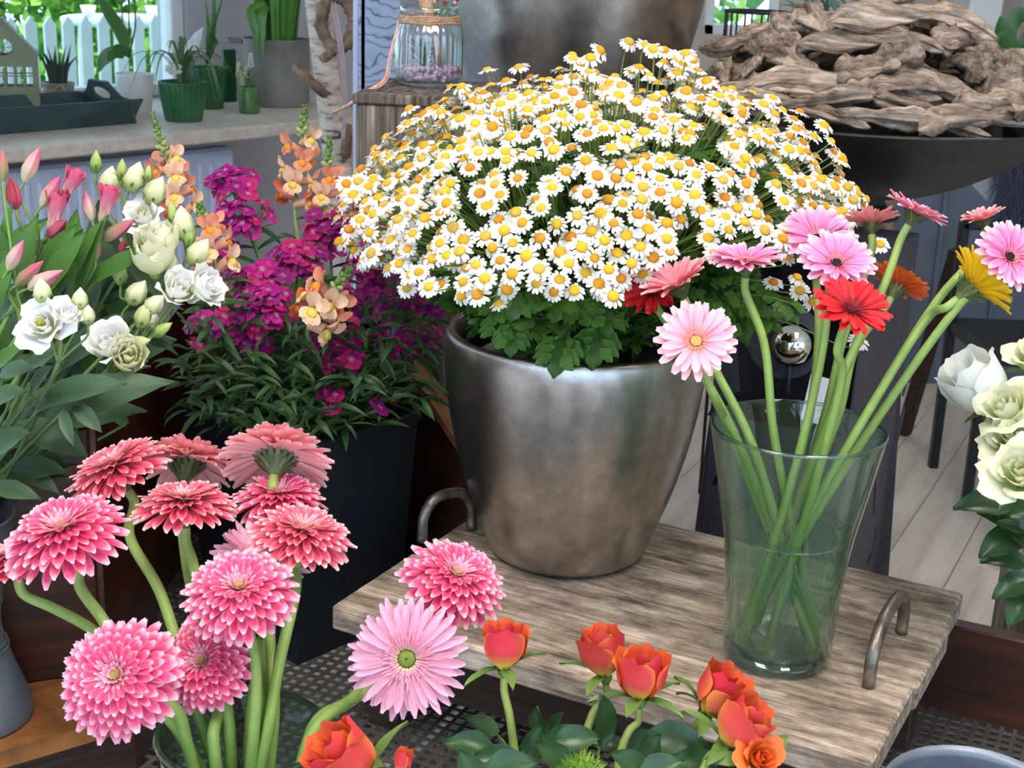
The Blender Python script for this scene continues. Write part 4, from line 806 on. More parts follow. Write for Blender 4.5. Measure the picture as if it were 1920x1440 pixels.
#PART4
# ------------------------------------------------------------------ gerberas
def ringpetals(mb, n, r0, z, L, w, elev, cols, seed, prof='ray', jit=.1, a1=-.3, nl=3):
    rg = random.Random(seed)
    for k in range(n):
        a = 2 * math.pi * (k + rg.uniform(-.3, .3)) / n
        mb.addM(petal(L * rg.uniform(.85, 1.15), w, prof, 0, a1, .2, nl, 2, cols), RZ(a) @ TR(r0, 0, z) @ RY(-elev + rg.uniform(-jit, jit)))
    return mb
def gcol(base, core, tip, edge=.5, start=.72):
    def f(s, w):
        c = mix(base, core, min(1, s * 2.2)); t = max(max(0, (s - start) / (1 - start)) ** 1.3, edge * abs(w) ** 3); return mix(c, tip, min(1, t))
    return f
def calyx_mb(seed=0, h=.42, r=.30):
    g = S(88, 104, 58); mb = lathe(MB(), [(.075, -h), (.09, -h * .9), (r * .55, -h * .62), (r * .9, -h * .3), (r, -.03), (r * .8, .0)], 18, (0, 0, 0), g)
    for row, (n, zz, rr, L) in enumerate(((13, -h * .72, r * .48, .24), (16, -h * .42, r * .8, .30))):
        for k in range(n):
            a = 2 * math.pi * (k + .5 * row) / n; mb.addM(petal(L, .085, 'lance', 0, -.25, .1, 4, 2, mix(S(74, 92, 52), S(120, 122, 80), (k % 3) / 3)), RZ(a) @ TR(rr, 0, zz) @ RY(-.85))
    return mb
def gerbera_proto(kind, pal, mat):
    """list of (part name, mesh, local matrix) for a flower of radius 1 facing +z"""
    out = []; base, core, tip = pal['base'], pal['core'], pal['tip']; cf = gcol(base, core, tip, pal.get('edge', .5), pal.get('start', .72)); rg = random.Random(pal.get('seed', 1))
    if kind == 'double': rows = ((30, .20, 0, .82, .20, -.12, -.42), (30, .20, .05, .72, .19, .02, -.34), (28, .19, .10, .60, .175, .16, -.28), (26, .18, .15, .48, .16, .34, -.22), (20, .16, .18, .37, .14, .52, -.15))
    elif kind == 'semi': rows = ((32, .16, 0, .86, .15, .02, -.16), (30, .16, .03, .74, .145, .10, -.16))
    else: rows = ((20, .20, 0, .84, .25, .32, -.36), (19, .20, .04, .74, .23, .46, -.36))
    pf = 'ray' if kind != 'single' else 'round'
    for ri, (n, r0, z, L, w, el, a1) in enumerate(rows):
        el = el + pal.get('cup', 0)
        ms = [petal(L, w, pf, 0, a1 * (1 + .5 * (v - 1)), (.16, .22, .12)[v], 6, 4, cf, .03, 0, v + ri).data('petal', mat) for v in range(3)]
        for k in range(n):
            a = 2 * math.pi * (k + .5 * (ri % 2) + rg.uniform(-.22, .22)) / n; s = rg.uniform(.92, 1.06)
            out.append(('petal', rg.choice(ms), RZ(a) @ TR(r0, 0, z) @ RY(-el + rg.uniform(-.09, .09)) @ RX(rg.uniform(-.18, .18)) @ SCL(s, rg.uniform(.9, 1.08), 1)))
    inn = MB(); pale = mix(core, tip, .75)
    if kind == 'double':
        for i, (n, r0, L, el) in enumerate(((20, .15, .32, .62), (18, .12, .24, .85), (16, .09, .17, 1.1), (10, .05, .12, 1.3))): ringpetals(inn, n, r0, .14, L, .07, el, gcol(core, mix(core, tip, .2 + .15 * i), tip, .4, .6), 5 + i)
        disc = ell(MB(), (0, 0, .15), (.10, .10, .06), 14, 6, S(190, 170, 90))
    elif kind == 'semi':
        for i, (n, r0, L, el) in enumerate(((40, .20, .30, .25), (36, .18, .22, .45), (34, .17, .13, .75))): ringpetals(inn, n, r0, .03, L, .045, el, gcol(core, mix(core, base, .5 * (i < 2)), tip, .2, .8), 5 + i)
        ringpetals(inn, 34, .15, .03, .08, .03, .9, S(226, 214, 150), 11); disc = ell(MB(), (0, 0, .03), (.145, .145, .06), 20, 6, S(142, 156, 70)); disc.addM(ell(MB(), (0, 0, 0), (.02, .02, .01), 8, 4, S(60, 70, 30)), TR(0, 0, .088))
    else:
        ring = pal.get('ring', core); eye = pal.get('eye', S(40, 14, 20))
        ringpetals(inn, 34, .21, .05, .17, .05, .5, ring, 5); ringpetals(inn, 30, .16, .05, .12, .04, .8, mix(ring, tip, .25), 6); ringpetals(inn, 22, .11, .05, .08, .035, 1.1, mix(ring, tip, .35), 8)
        disc = ell(MB(), (0, 0, .04), (.15, .15, .05), 18, 6, eye)
    out.append(('inner_florets', inn.data('inner_florets', mat), Matrix.Identity(4)))
    out.append(('disc', disc.data('disc', M['disc']), Matrix.Identity(4)))
    out.append(('calyx', calyx_mb().data('calyx', M['stem']), Matrix.Identity(4)))
    return out
def stand(proto, parent, Wm):
    for nme, me, Lm in proto: put(nme, me, parent, Wm @ Lm)
PINK = dict(base=S(196, 24, 78), core=S(236, 58, 116), tip=S(255, 208, 222), edge=.28, start=.8)
CORAL = dict(base=S(198, 34, 76), core=S(236, 72, 108), tip=S(255, 206, 206), edge=.28, start=.8, seed=4)
LIGHT = dict(base=S(232, 120, 140), core=S(240, 160, 184), tip=S(248, 192, 216), edge=.3, seed=2)
GP = {'pink': gerbera_proto('double', PINK, M['petal']), 'coral': gerbera_proto('double', CORAL, M['petal']), 'semi': gerbera_proto('semi', LIGHT, M['petal'])}
def gsing(b, c, t, ring, eye, mat, seed, cup=0): return gerbera_proto('single', dict(cup=cup, base=b, core=c, tip=t, ring=ring, eye=eye, edge=.35, start=.6, seed=seed), mat)
GP['rosy'] = gsing(S(224, 90, 150), S(240, 130, 184), S(252, 206, 222), S(226, 96, 120), S(36, 16, 22), M['petal_back'], 1)
GP['salmon'] = gsing(S(232, 104, 130), S(244, 134, 150), S(252, 196, 196), S(226, 96, 110), S(60, 24, 28), M['petal_back'], 2, .22)
GP['blush'] = gsing(S(244, 150, 160), S(250, 172, 190), S(255, 204, 216), S(240, 150, 116), S(232, 190, 90), M['petal_back'], 3)
GP['red'] = gsing(S(150, 10, 22), S(206, 22, 36), S(226, 44, 50), S(120, 14, 26), S(90, 20, 30), M['petal_one'], 4)
GP['orange'] = gsing(S(200, 60, 20), S(224, 92, 36), S(236, 120, 60), S(180, 50, 20), S(80, 30, 20), M['petal_one'], 5, .15)
GP['yellow'] = gsing(S(226, 160, 10), S(246, 194, 20), S(252, 214, 50), S(226, 170, 20), S(110, 90, 30), M['petal_one'], 6, .32)
SG1, SG2 = S(150, 172, 96), S(112, 142, 62)
def gerbera(kind, u, v, px, t, n, label, way, group, rs=.0062, spin=0, sz=None):
    P = PT(u, v, t); R = px / 2 * t / FPX; nn = CN(*n); root = thing('gerbera', tuple(way[-1]), label, 'flower', group)
    stand(GP[kind], root, zframe(P, nn, spin + U(0, 6)) @ SCL(R, R, R))
    st_ = P - nn * R * .40; pts = catmull([st_, st_ - nn * .016] + list(way), 7)
    part('stem', tube(MB(), pts, [rs * .95, rs, rs * 1.05, rs * 1.1], 10, SG1, True, SG2), M['stem'], root); return root
def bw(u, v): q = PZ(u, v, BZ); d = q[:2] - np.array((BX, BY)); l = np.linalg.norm(d); d = d * min(1, .068 / max(l, 1e-6)); return np.array((BX + d[0], BY + d[1], BZ))
def bb(a, r=.045): return np.array((BX + r * math.cos(a), BY + r * math.sin(a), MESH + .03))
GA = 'double pink gerberas in the low glass vase'
A = [('pink', 120, 1000, 246, 1.44, (-.16, .86, .50), 'double pink gerbera tilted forward in front of the zinc vase', [PT(150, 1100, 1.46), PT(195, 1165, 1.44), PT(260, 1290, 1.42), bw(335, 1370), bb(.2)]),
     ('coral', 218, 882, 215, 1.58, (-.40, .86, .30), 'double pink gerbera leaning towards the lisianthus leaves', [PT(242, 1000, 1.56), PT(300, 1110, 1.50), PT(345, 1250, 1.45), bw(375, 1350), bb(.7)]),
     ('coral', 350, 868, 196, 1.64, (.06, .90, -.42), 'double coral pink gerbera turned away showing its dark calyx', [PT(350, 1060, 1.58), PT(400, 1250, 1.48), bw(420, 1340), bb(1.2)]),
     ('coral', 518, 858, 216, 1.58, (.0, .78, -.60), 'pale coral gerbera seen from behind, topmost of the bunch', [PT(515, 1000, 1.6), PT(490, 1220, 1.5), bw(470, 1345), bb(1.8)]),
     ('coral', 346, 948, 208, 1.50, (.0, .985, .16), 'flat-on-edge double pink gerbera below the turned-away one', [PT(360, 1050, 1.5), PT(400, 1220, 1.44), bw(430, 1365), bb(2.4)]),
     ('pink', 524, 934, 186, 1.56, (.05, .94, .30), 'smaller double pink gerbera right under the pale coral one', [PT(520, 1080, 1.55), PT(500, 1230, 1.48), bw(490, 1365), bb(3.0)]),
     ('coral', 566, 1002, 206, 1.48, (.22, .90, .34), 'double coral gerbera drooping over the square planter', [PT(555, 1100, 1.48), PT(520, 1260, 1.43), bw(500, 1380), bb(3.5)]),
     ('pink', 450, 1108, 224, 1.38, (.0, .74, .67), 'broad double pink gerbera in the middle of the bunch', [PT(478, 1240, 1.40), bw(475, 1385), bb(4.0)]),
     ('semi', 486, 1052, 186, 1.50, (.05, .55, .82), 'lilac pink gerbera peeping out behind the broad middle one', [PT(510, 1240, 1.44), bw(512, 1365), bb(4.4)]),
     ('pink', 222, 1268, 244, 1.32, (-.12, .36, .92), 'largest double pink gerbera facing out over the wooden block', [PT(330, 1330, 1.37), bw(350, 1390), bb(4.9)]),
     ('pink', 382, 1242, 196, 1.40, (-.18, .45, .87), 'double pink gerbera overlapped by the largest one', [PT(410, 1330, 1.41), bw(400, 1385), bb(5.3)]),
     ('pink', 852, 1084, 214, 1.50, (.32, .76, .56), 'double pink gerbera leaning out in front of the silver pot', [PT(750, 1210, 1.52), PT(660, 1310, 1.47), bw(592, 1365), bb(5.7)]),
     ('semi', 763, 1235, 226, 1.43, (-.03, .10, .99), 'light pink gerbera with green centre facing straight out', [PT(680, 1300, 1.48), bw(580, 1385), bb(6.0)]),
     ('coral', 22, 1052, 190, 1.52, (-.25, .93, .20), 'double coral gerbera half hidden against the zinc vase', [PT(100, 1140, 1.53), PT(185, 1190, 1.49), PT(250, 1280, 1.43), bw(330, 1360), bb(.4)])]
for a in A: gerbera(a[0], a[1], a[2], a[3], a[4], a[5], a[6], a[7], GA, .0058)
def vw(u, v): q = PZ(u, v, VH); d = q[:2] - np.array((VX, VY)); l = np.linalg.norm(d); d = d * min(1, .092 / max(l, 1e-6)); return np.array((VX + d[0], VY + d[1], VH))
def vbt(x, y): return np.array((VX + x, VY + y, .024))
GB = 'mixed gerberas in the tall glass vase'
B = [('blush', 1305, 640, 150, 1.67, (-.08, .28, .95), 'blush pink gerbera with orange centre against the silver pot', [PT(1335, 735, 1.70), vw(1350, 800), vbt(.045, -.02)]),
     ('red', 1222, 546, 120, 1.82, (-.25, .55, .78), 'red gerbera half hidden behind a salmon one', [PT(1310, 690, 1.80), vw(1362, 812), vbt(.05, .0)]),
     ('salmon', 1272, 535, 140, 1.75, (-.42, .82, .30), 'salmon gerbera in profile before the red one', [PT(1330, 670, 1.76), vw(1402, 828), vbt(.04, .02)]),
     ('rosy', 1398, 492, 146, 1.72, (-.04, .90, .34), 'pink gerbera in profile on a straight stem under the daisies', [PT(1432, 640, 1.74), vw(1452, 820), vbt(.052, -.015)]),
     ('rosy', 1532, 448, 148, 1.82, (-.08, .66, .75), 'pink gerbera tucked behind the bright pink one', [PT(1535, 620, 1.80), vw(1515, 792), vbt(-.035, .03)]),
     ('rosy', 1568, 494, 148, 1.72, (.06, .66, .75), 'bright pink gerbera with black eye above the red one', [PT(1545, 640, 1.76), vw(1505, 825), vbt(-.05, -.02)]),
     ('salmon', 1634, 420, 104, 1.85, (.0, .99, -.12), 'small salmon gerbera seen from below', [PT(1580, 640, 1.82), vw(1545, 785), vbt(-.02, .045)]),
     ('rosy', 1716, 400, 122, 1.78, (.45, .86, .22), 'pink gerbera on top, tilted towards the chair', [PT(1660, 530, 1.78), PT(1590, 680, 1.78), vw(1548, 805), vbt(-.04, .015)]),
     ('red', 1596, 582, 150, 1.66, (.12, .66, .74), 'scarlet gerbera on a crooked stem', [PT(1570, 660, 1.69), PT(1580, 690, 1.70), vw(1548, 835), vbt(-.02, -.03)]),
     ('orange', 1682, 540, 120, 1.84, (.55, .80, -.22), 'orange gerbera turned away behind the scarlet one', [PT(1605, 650, 1.82), vw(1568, 792), vbt(-.045, .03)]),
     ('yellow', 1822, 540, 168, 1.70, (.78, .60, .06), 'yellow gerbera in profile', [PT(1745, 590, 1.74), vw(1592, 832), vbt(-.05, -.005)]),
     ('rosy', 1893, 482, 140, 1.66, (.22, .36, .90), 'pink gerbera with black eye beside the yellow one', [PT(1800, 570, 1.70), vw(1622, 820), vbt(-.055, -.012)]),
     ('salmon', 1845, 412, 84, 1.78, (-.28, .93, .20), 'small salmon gerbera above the yellow one', [PT(1760, 560, 1.76), vw(1604, 812), vbt(-.03, .04)])]
for b in B: gerbera(b[0], b[1], b[2], b[3], b[4], b[5], b[6], b[7], GB, .0052)

# ------------------------------------------------------------------ feverfew (white daisies)
fx = np.array((.118, 2.02, .455)); fr = (.372, .33, .262)
fev = thing('daisy_plant', (PCX, PCY, .05), 'big bushy plant of small white daisies in the silver pot', 'potted plant')
part('inner_pot', lathe(MB(), [(0, .06), (.11, .06), (.148, .295), (.150, .305), (.146, .305), (.14, .28), (0, .27)], 48, (PCX, PCY, 0)), M['plastic_black'], fev)
def daisy(seed, droop):
    rg = random.Random(seed); mb = MB(); n = rg.choice((12, 13, 14, 15))
    for k in range(n):
        a = 2 * math.pi * (k + rg.uniform(-.2, .2)) / n; mb.addM(petal(.0098 * rg.uniform(.9, 1.1), .0050, 'round', 0, -.35, .1, 3, 2, lambda s, w: mix(S(236, 234, 214), S(250, 248, 244), min(1, s * 2))), RZ(a) @ TR(.0048, 0, 0) @ RY(droop + rg.uniform(-.15, .15)))
    return mb
def ddisc(c, h): return lathe(MB(), [(.0066, -.001), (.0068, .0008), (.0058, h * .6), (.0035, h * .95), (0, h)], 12, (0, 0, 0), c)
dpet = [daisy(i, (.0, .15, .35, .6, -.12, .05)[i]) for i in range(6)]; ddi = [ddisc(c, h) for c, h in ((S(228, 170, 40), .0042), (S(214, 150, 30), .005), (S(200, 160, 60), .0038), (S(206, 132, 30), .0046))]
dpm = [m_.data('ray_petals', M['white_petal']) for m_ in dpet]; ddm = [m_.data('disc', M['disc']) for m_ in ddi]
cand = []; rg = random.Random(11); i = 0; GA_ = math.pi * (3 - math.sqrt(5)); NF = 1350
holes = [((1000, 325), 30), ((1330, 270), 34), ((1060, 370), 26), ((880, 400), 24), ((1290, 440), 26), ((1480, 410), 22), ((1225, 548), 46), ((1290, 525), 52), ((1400, 492), 62), ((1535, 455), 60), ((1572, 498), 66), ((1640, 425), 40)]
def proj(p): q = np.array(p) - EYEP; d = q @ cF; return 960 + FPX * (q @ cR) / d, 720 - FPX * (q @ cU) / d
for i in range(NF):
    z = 1 - (i + .5) / NF * 1.18; rr = math.sqrt(max(0, 1 - z * z)); a = i * GA_; d = np.array((rr * math.cos(a), rr * math.sin(a), z)); k = 1 + rg.uniform(-.12, .07) + .05 * math.sin(3 * a + 1) + .04 * math.sin(5 * a)
    p = fx + d * np.array(fr) * k; n = nrm(d * np.array((.8, .8, .6)) + np.array((0, 0, .65)) + np.array([rg.uniform(-.28, .28) for _ in range(3)]) + np.array((0, -.28, 0)))
    u_, v_ = proj(p)
    if any((u_ - h[0][0]) ** 2 + (v_ - h[0][1]) ** 2 < h[1] ** 2 for h in holes): continue
    if d[1] > .62 and z < .55: continue
    if v_ > 545 - .12 * abs(u_ - 1080) and not (760 < u_ < 1340 and v_ < 560): continue
    cand.append((p, n, d))
ext_ = []
for u, v, yy in ((1125, 95, 2.1), (1210, 85, 2.08), (1180, 78, 2.1), (1245, 95, 2.1), (1270, 110, 2.05), (1185, 132, 2.05), (1300, 112, 2.05), (1225, 92, 2.0), (1325, 152, 2.0), (1285, 100, 2.0), (1107, 108, 2.0), (935, 570, 1.80), (850, 490, 1.84), (1125, 543, 1.76), (1205, 515, 1.78), (1165, 528, 1.77), (1495, 520, 1.95), (1450, 530, 1.9), (1500, 545, 1.9), (1525, 565, 1.85), (1650, 458, 2.05), (1610, 640, 1.9), (675, 412, 1.9), (655, 430, 1.95), (650, 345, 2.0), (672, 340, 2.0), (662, 365, 1.98), (690, 350, 1.98), (700, 335, 2.0), (1590, 350, 2.0), (1600, 375, 1.98), (1565, 360, 2.0), (1580, 395, 1.95), (1545, 235, 2.1)):
    p = PY(u, v, yy); ext_.append((p, nrm(np.array((U(-.3, .3), -.55, .75)) + np.array([rg.uniform(-.3, .3) for _ in range(3)])), nrm(p - fx)))
view = sorted(cand, key=lambda c: np.dot(c[2], nrm(EYEP - fx)) * -1)
near = ext_ + view; hubs = [np.array((PCX + .09 * math.cos(k * 2.4) * math.sqrt(k / 14), PCY + .09 * math.sin(k * 2.4) * math.sqrt(k / 14), .36)) for k in range(14)]
rest = MB(); restd = MB(); stm = MB()
for k, (p, n, d) in enumerate(near):
    Wf = zframe(p, n, rg.uniform(0, 6)) @ SCL(*(rg.uniform(.9, 1.18),) * 3); j = rg.choice((0, 1, 1, 2, 3, 4, 5, 5)); jd = rg.choice((0, 0, 0, 1, 2, 3))
    if k < 300:
        f = put('flower_head', dpm[j], fev, Wf); put('disc', ddm[jd], f, Wf)
    else: rest.addM(dpet[j], Wf); restd.addM(ddi[jd], Wf)
    hub = min(hubs, key=lambda h: np.linalg.norm((h - p)[:2])); kn = mix(p, hub, .42) + np.array((0, 0, .03))
    tube(stm, catmull([p, p - n * .015, kn, mix(kn, hub, .6), hub], 3), [.0009, .001, .0013, .0018], 4, S(128, 150, 74), False)
rest.f = rest.f
o = part('flower_heads', rest, M['white_petal'], fev); o['kind'] = 'stuff'; o = part('flower_discs', restd, M['disc'], fev); o['kind'] = 'stuff'
for h in hubs: tube(stm, [h, h * np.array((1, 1, 0)) + np.array((0, 0, .27))], .0032, 6, S(110, 140, 60))
o = part('stems', stm, M['stem'], fev); o['kind'] = 'stuff'
def fleaf(seed, c1, c2):
    mb = petal(.07, .05, 'ovate', .1, -.7, .08, 14, 4, lambda s, w: mix(c1, c2, abs(w) * .6 + .3 * s), .05, 3.5, seed)
    for s_, L_ in ((.22, .036), (.42, .034), (.62, .026)):
        for sg in (-1, 1): mb.addM(petal(L_, .022, 'ovate', 0, -.5, .1, 8, 2, c2, .05, 2.5, seed), TR(.07 * s_, sg * .006, .003) @ RZ(sg * .95))
    return mb
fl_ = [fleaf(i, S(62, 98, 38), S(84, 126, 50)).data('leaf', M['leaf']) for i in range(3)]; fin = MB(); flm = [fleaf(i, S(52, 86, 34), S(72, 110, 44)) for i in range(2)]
for u, v, yy, s in ((1050, 655, 1.83, 1.0), (1010, 610, 1.82, 1.0), (940, 610, 1.88, .9), (960, 635, 1.86, .8), (1120, 640, 1.84, 1.0), (1140, 590, 1.83, .9), (1090, 585, 1.82, .8), (1045, 575, 1.8, .9), (970, 560, 1.83, .9), (900, 520, 1.86, .9), (870, 540, 1.9, .7), (1190, 610, 1.9, .8), (1215, 570, 1.88, .9), (1380, 590, 1.92, 1.1), (1410, 560, 1.9, 1.0), (1430, 600, 1.9, .9), (1350, 560, 1.88, .9), (840, 470, 1.9, .9), (860, 500, 1.88, .8), (800, 480, 1.92, .9), (820, 440, 1.95, .8), (1000, 530, 1.84, .8), (1160, 555, 1.84, .8), (1480, 580, 1.95, .8), (1230, 620, 1.9, .7), (930, 580, 1.87, .8), (905, 600, 1.93, .7), (1085, 660, 1.85, .7)):
    p = PY(u, v, yy); b = p + np.array((U(-.02, .02), .05, .02)); dv = nrm(np.array((p[0] - PCX + U(-.1, .1), -.25, -.12 + U(-.25, .2))))
    put('leaf', rg.choice(fl_), fev, frame(p - dv * .03, dv, (U(-.3, .3), -.6, 1)) @ SCL(s, s, s))
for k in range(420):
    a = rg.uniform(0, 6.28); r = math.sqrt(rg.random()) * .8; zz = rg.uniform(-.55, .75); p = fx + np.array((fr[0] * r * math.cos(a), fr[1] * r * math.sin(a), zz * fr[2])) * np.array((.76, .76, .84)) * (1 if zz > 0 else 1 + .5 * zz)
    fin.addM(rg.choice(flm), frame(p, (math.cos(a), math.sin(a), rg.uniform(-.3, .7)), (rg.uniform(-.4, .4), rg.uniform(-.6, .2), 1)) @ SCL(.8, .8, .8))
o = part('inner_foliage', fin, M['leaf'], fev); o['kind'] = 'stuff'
#PART5
# ------------------------------------------------------------------ cupped flowers: roses, lisianthus
def rpetal(R, H, spread, flare, wave=.03, rb=.22, nl=7, nw=8, col=None, seed=0, tipw=.62, point=0):
    rg = np.random.default_rng(seed); ph = rg.uniform(0, 6, 3); V = []; C = []
    for i in range(nl + 1):
        s = i / nl; pw = np.interp(s, [0, .25, .55, .82, .95, 1], [.35, .75, 1, .98, .84, tipw])
        r = R * (rb + (1 - rb) * math.sin(min(s / .55, 1) * math.pi / 2)) + flare * R * max(0, s - .45) ** 1.6 * 2.6; z = H * s - flare * H * max(0, s - .7) ** 1.4 * 1.1
        for j in range(nw + 1):
            w = 2 * j / nw - 1; a = w * spread * pw; rr = r * (1 + wave * s * s * math.sin(5 * w + ph[0]) + .5 * wave * s ** 3 * math.sin(11 * w + ph[1])); zz = z - H * .10 * s * w * w + wave * H * s ** 3 * math.sin(6 * w + ph[2]) * .8 + point * H * s ** 4 * (1 - abs(w))
            V.append((rr * math.cos(a), rr * math.sin(a), zz)); C.append(col(s, w))
    return MB().add(V, [q[::-1] for q in gridf(nl, nw)], np.array(C))
def cupproto(specs, H, col, mat, seed=0, wave=.03, rb=.22, point=0):
    out = []; mx_ = max(R * (1 + f_ * .55 ** 1.6 * 2.6) for R, h, q_, f_ in specs)
    for k, (R, h, sp_, flr) in enumerate(specs):
        R = R / mx_; h = h / (mx_ ** .5)
        out.append(('petal', rpetal(R, H * h, sp_, flr, wave, rb, 7, 8, (col(k) if col.__name__ == 'ovar' else col), seed * 20 + k, point=point if k > len(specs) - 6 else 0).data('petal', mat), RZ(2.4 * k + seed)))
    return out
BUD = [(.20, .95, 2.4, .0), (.32, 1.0, 1.8, .0), (.44, 1.0, 1.5, .02), (.56, 1.02, 1.3, .03), (.68, 1.0, 1.25, .04), (.80, .98, 1.25, .05), (.88, .97, 1.2, .07), (.95, .95, 1.2, .10), (1.0, .90, 1.15, .16)]
FULL = [(.16, .80, 2.4, .0), (.25, .84, 1.9, .05), (.34, .86, 1.6, .10), (.43, .88, 1.4, .15), (.52, .90, 1.3, .2), (.61, .90, 1.25, .26), (.70, .88, 1.2, .34), (.78, .86, 1.15, .44), (.86, .83, 1.1, .56), (.94, .80, 1.1, .7), (1.0, .74, 1.05, .85), (1.02, .68, 1.05, 1.0)]
M['rose_o'] = vmat('orange_rose_petal', .5, S(246, 120, 50), .6, .08, nscale=35, namp=.12)
M['rose_w'] = vmat('pale_rose_petal', .5, None, 0, .22, nscale=30, namp=.07)
def ocol(s, w):
    c = mix(S(248, 206, 84), S(232, 84, 74), max(0, min(1, (s - .12) * 4))); c = mix(c, S(214, 42, 62), max(0, min(1, (s - .2) * 2.2)) * (1 - .4 * abs(w) ** 2)); return mix(c, S(250, 150, 60), .5 * max(0, abs(w) - .8) / .2)
def ovar(k):
    y_ = (.0, .10, .0, .22, .05)[k % 5]
    def f(s, w):
        c = ocol(s, w); e = max(0, w * (1 if k % 2 else -1)) ** 2
        return mix(c, S(250, 176, 70), min(1, y_ * (.35 + e) + .35 * e * s))
    return f
def ocol2(s, w): return mix(S(252, 176, 40), S(250, 120, 40), min(1, s))
def wcol(s, w): return mix(S(206, 222, 160), S(244, 246, 238), min(1, s * 1.8))
def gcolr(s, w): return mix(S(180, 206, 110), mix(S(222, 232, 170), S(240, 236, 206), min(1, s)), min(1, s * 1.6))
def lcol(s, w): return mix(S(216, 224, 160), S(248, 246, 242), min(1, s * 1.7))
def lcolc(s, w): return mix(S(200, 214, 130), S(242, 238, 206), min(1, s * 1.3))
CP = {'rose': cupproto(BUD, 2.0, ovar, M['rose_o'], 1, .04), 'rose2': cupproto(BUD, 1.9, ovar, M['rose_o'], 2, .05), 'rose_open': cupproto(FULL, 1.5, lambda s, w: mix(ocol(s, w), S(250, 140, 40), .55), M['rose_o'], 3, .06),
      'wrose': cupproto(BUD, 2.1, wcol, M['rose_w'], 4, .04), 'grose': cupproto(FULL, 1.7, gcolr, M['rose_w'], 5, .07), 'lis': cupproto(FULL, 1.35, lcol, M['white_petal'], 6, .08), 'lis2': cupproto([(a, b, c, d * .45) for a, b, c, d in FULL], 1.5, lcol, M['white_petal'], 7, .07), 'lisc': cupproto(BUD, 1.9, lcolc, M['white_petal'], 8, .08)}
SEP = petal(.95, .30, 'lance', .1, -.9, .18, 6, 2, lambda s, w: mix(S(70, 110, 44), S(120, 146, 76), s), .05).data('sepal', M['leaf'])
def sepals(root, Wm, n=5, out=.6, s=1.0):
    for k in range(n): put('sepal', SEP, root, Wm @ RZ(2 * math.pi * k / n + .4) @ TR(.16, 0, .02) @ RY(-out + U(-.5, .5)) @ SCL(s, s, s))
def hip(root, Wm, col=S(96, 130, 56)): put('receptacle', lathe(MB(), [(.09, -.34), (.13, -.28), (.24, -.12), (.26, 0), (.1, .06)], 14, (0, 0, 0), col).data('receptacle', M['stem']), root, Wm)
RLF = [petal(1, .62, 'ovate', .15, -.5 - .2 * i, .16, 8, 4, lambda s, w: mix(S(36, 66, 34), S(58, 92, 48), .5 + .5 * math.sin(9 * s) * abs(w)), .04, 0, i).data('leaf', M['gloss_leaf']) for i in range(3)]

# --- orange roses and their hidden zinc bucket below the frame
rbq = PT(1120, 1640, 1.34); RBX, RBY, RBZ = float(rbq[0]), float(rbq[1]), float(rbq[2])
ro = thing('zinc_bucket', (RBX, RBY, MESH), 'zinc bucket holding the orange roses', 'bucket')
hh_ = RBZ - MESH; part('body', lathe(MB(), [(0, .001), (.062, 0), (.066, .004), (.085, hh_ - .004), (.088, hh_), (.084, hh_ + .001), (.08, hh_ - .02), (.06, .01), (0, .01)], 48, (RBX, RBY, MESH)), M['zinc'], ro)
GR = 'orange roses in front of the weathered table'
def rb_(a, r=.05): return np.array((RBX + r * math.cos(a), RBY + r * math.sin(a), RBZ))
def rose(kind, bu, bv, px, t, n, label, way, group, cat='flower', rs=.0042, sc=S(150, 160, 84), sep=1.0):
    P = PT(bu, bv, t); R = px / 2 * t / FPX * (1.2 if 'white' in group else 1.12); nn = CN(*n); root = thing('rose', tuple(way[-1]), label, cat, group); Wm = zframe(P, nn, U(0, 6)) @ SCL(R, R, R)
    stand(CP[kind], root, Wm); hip(root, Wm); sepals(root, Wm, 5, .35, sep)
    part('stem', tube(MB(), catmull([P - nn * R * .3, P - nn * R * .8] + list(way), 6), [rs * .9, rs, rs * 1.1], 9, sc, True, S(110, 130, 60)), M['stem'], root); return root, Wm
r_ = [('rose', 945, 1256, 88, 1.42, (.0, 1, .08), 'upright orange rose standing apart under the pink gerbera', [PT(955, 1340, 1.42), PT(968, 1425, 1.42), rb_(3)]),
      ('rose', 1135, 1268, 92, 1.50, (-.08, 1, .15), 'orange rose half hidden behind its neighbour', [PT(1110, 1340, 1.5), rb_(2)]),
      ('rose2', 1200, 1312, 100, 1.42, (.06, 1, .22), 'orange rose with pale sepals in front of the table edge', [PT(1180, 1370, 1.42), PT(1160, 1430, 1.41), rb_(1)]),
      ('rose2', 1322, 1338, 104, 1.44, (.52, .80, .28), 'orange rose tilting below the glass vase', [PT(1290, 1390, 1.44), rb_(.5)]),
      ('rose', 1358, 1392, 102, 1.38, (.62, .72, .32), 'orange rose between the tilting one and the open one', [PT(1320, 1440, 1.38), rb_(.1)]),
      ('rose_open', 1415, 1428, 104, 1.36, (.28, .45, .85), 'open orange rose with frilled yellow heart', [PT(1380, 1480, 1.37), rb_(6)]),
      ('rose2', 690, 1460, 130, 1.30, (-.62, .70, .35), 'large red orange rose overlapping the low glass vase', [PT(760, 1520, 1.32), rb_(3.5)])]
for a in r_: rose(*a, GR, sep=1.7)
P = PT(752, 1452, 1.30); root = thing('rose_bud', tuple(rb_(3.3)), 'tiny red rose bud tip between the roses', 'flower', GR); Wm = zframe(P, CN(.1, 1, .1)) @ SCL(.013, .013, .013); stand(CP['rose'][:6], root, Wm); part('stem', tube(MB(), [P, PT(800, 1540, 1.32), rb_(3.3)], .003, 7, SG1), M['stem'], root)
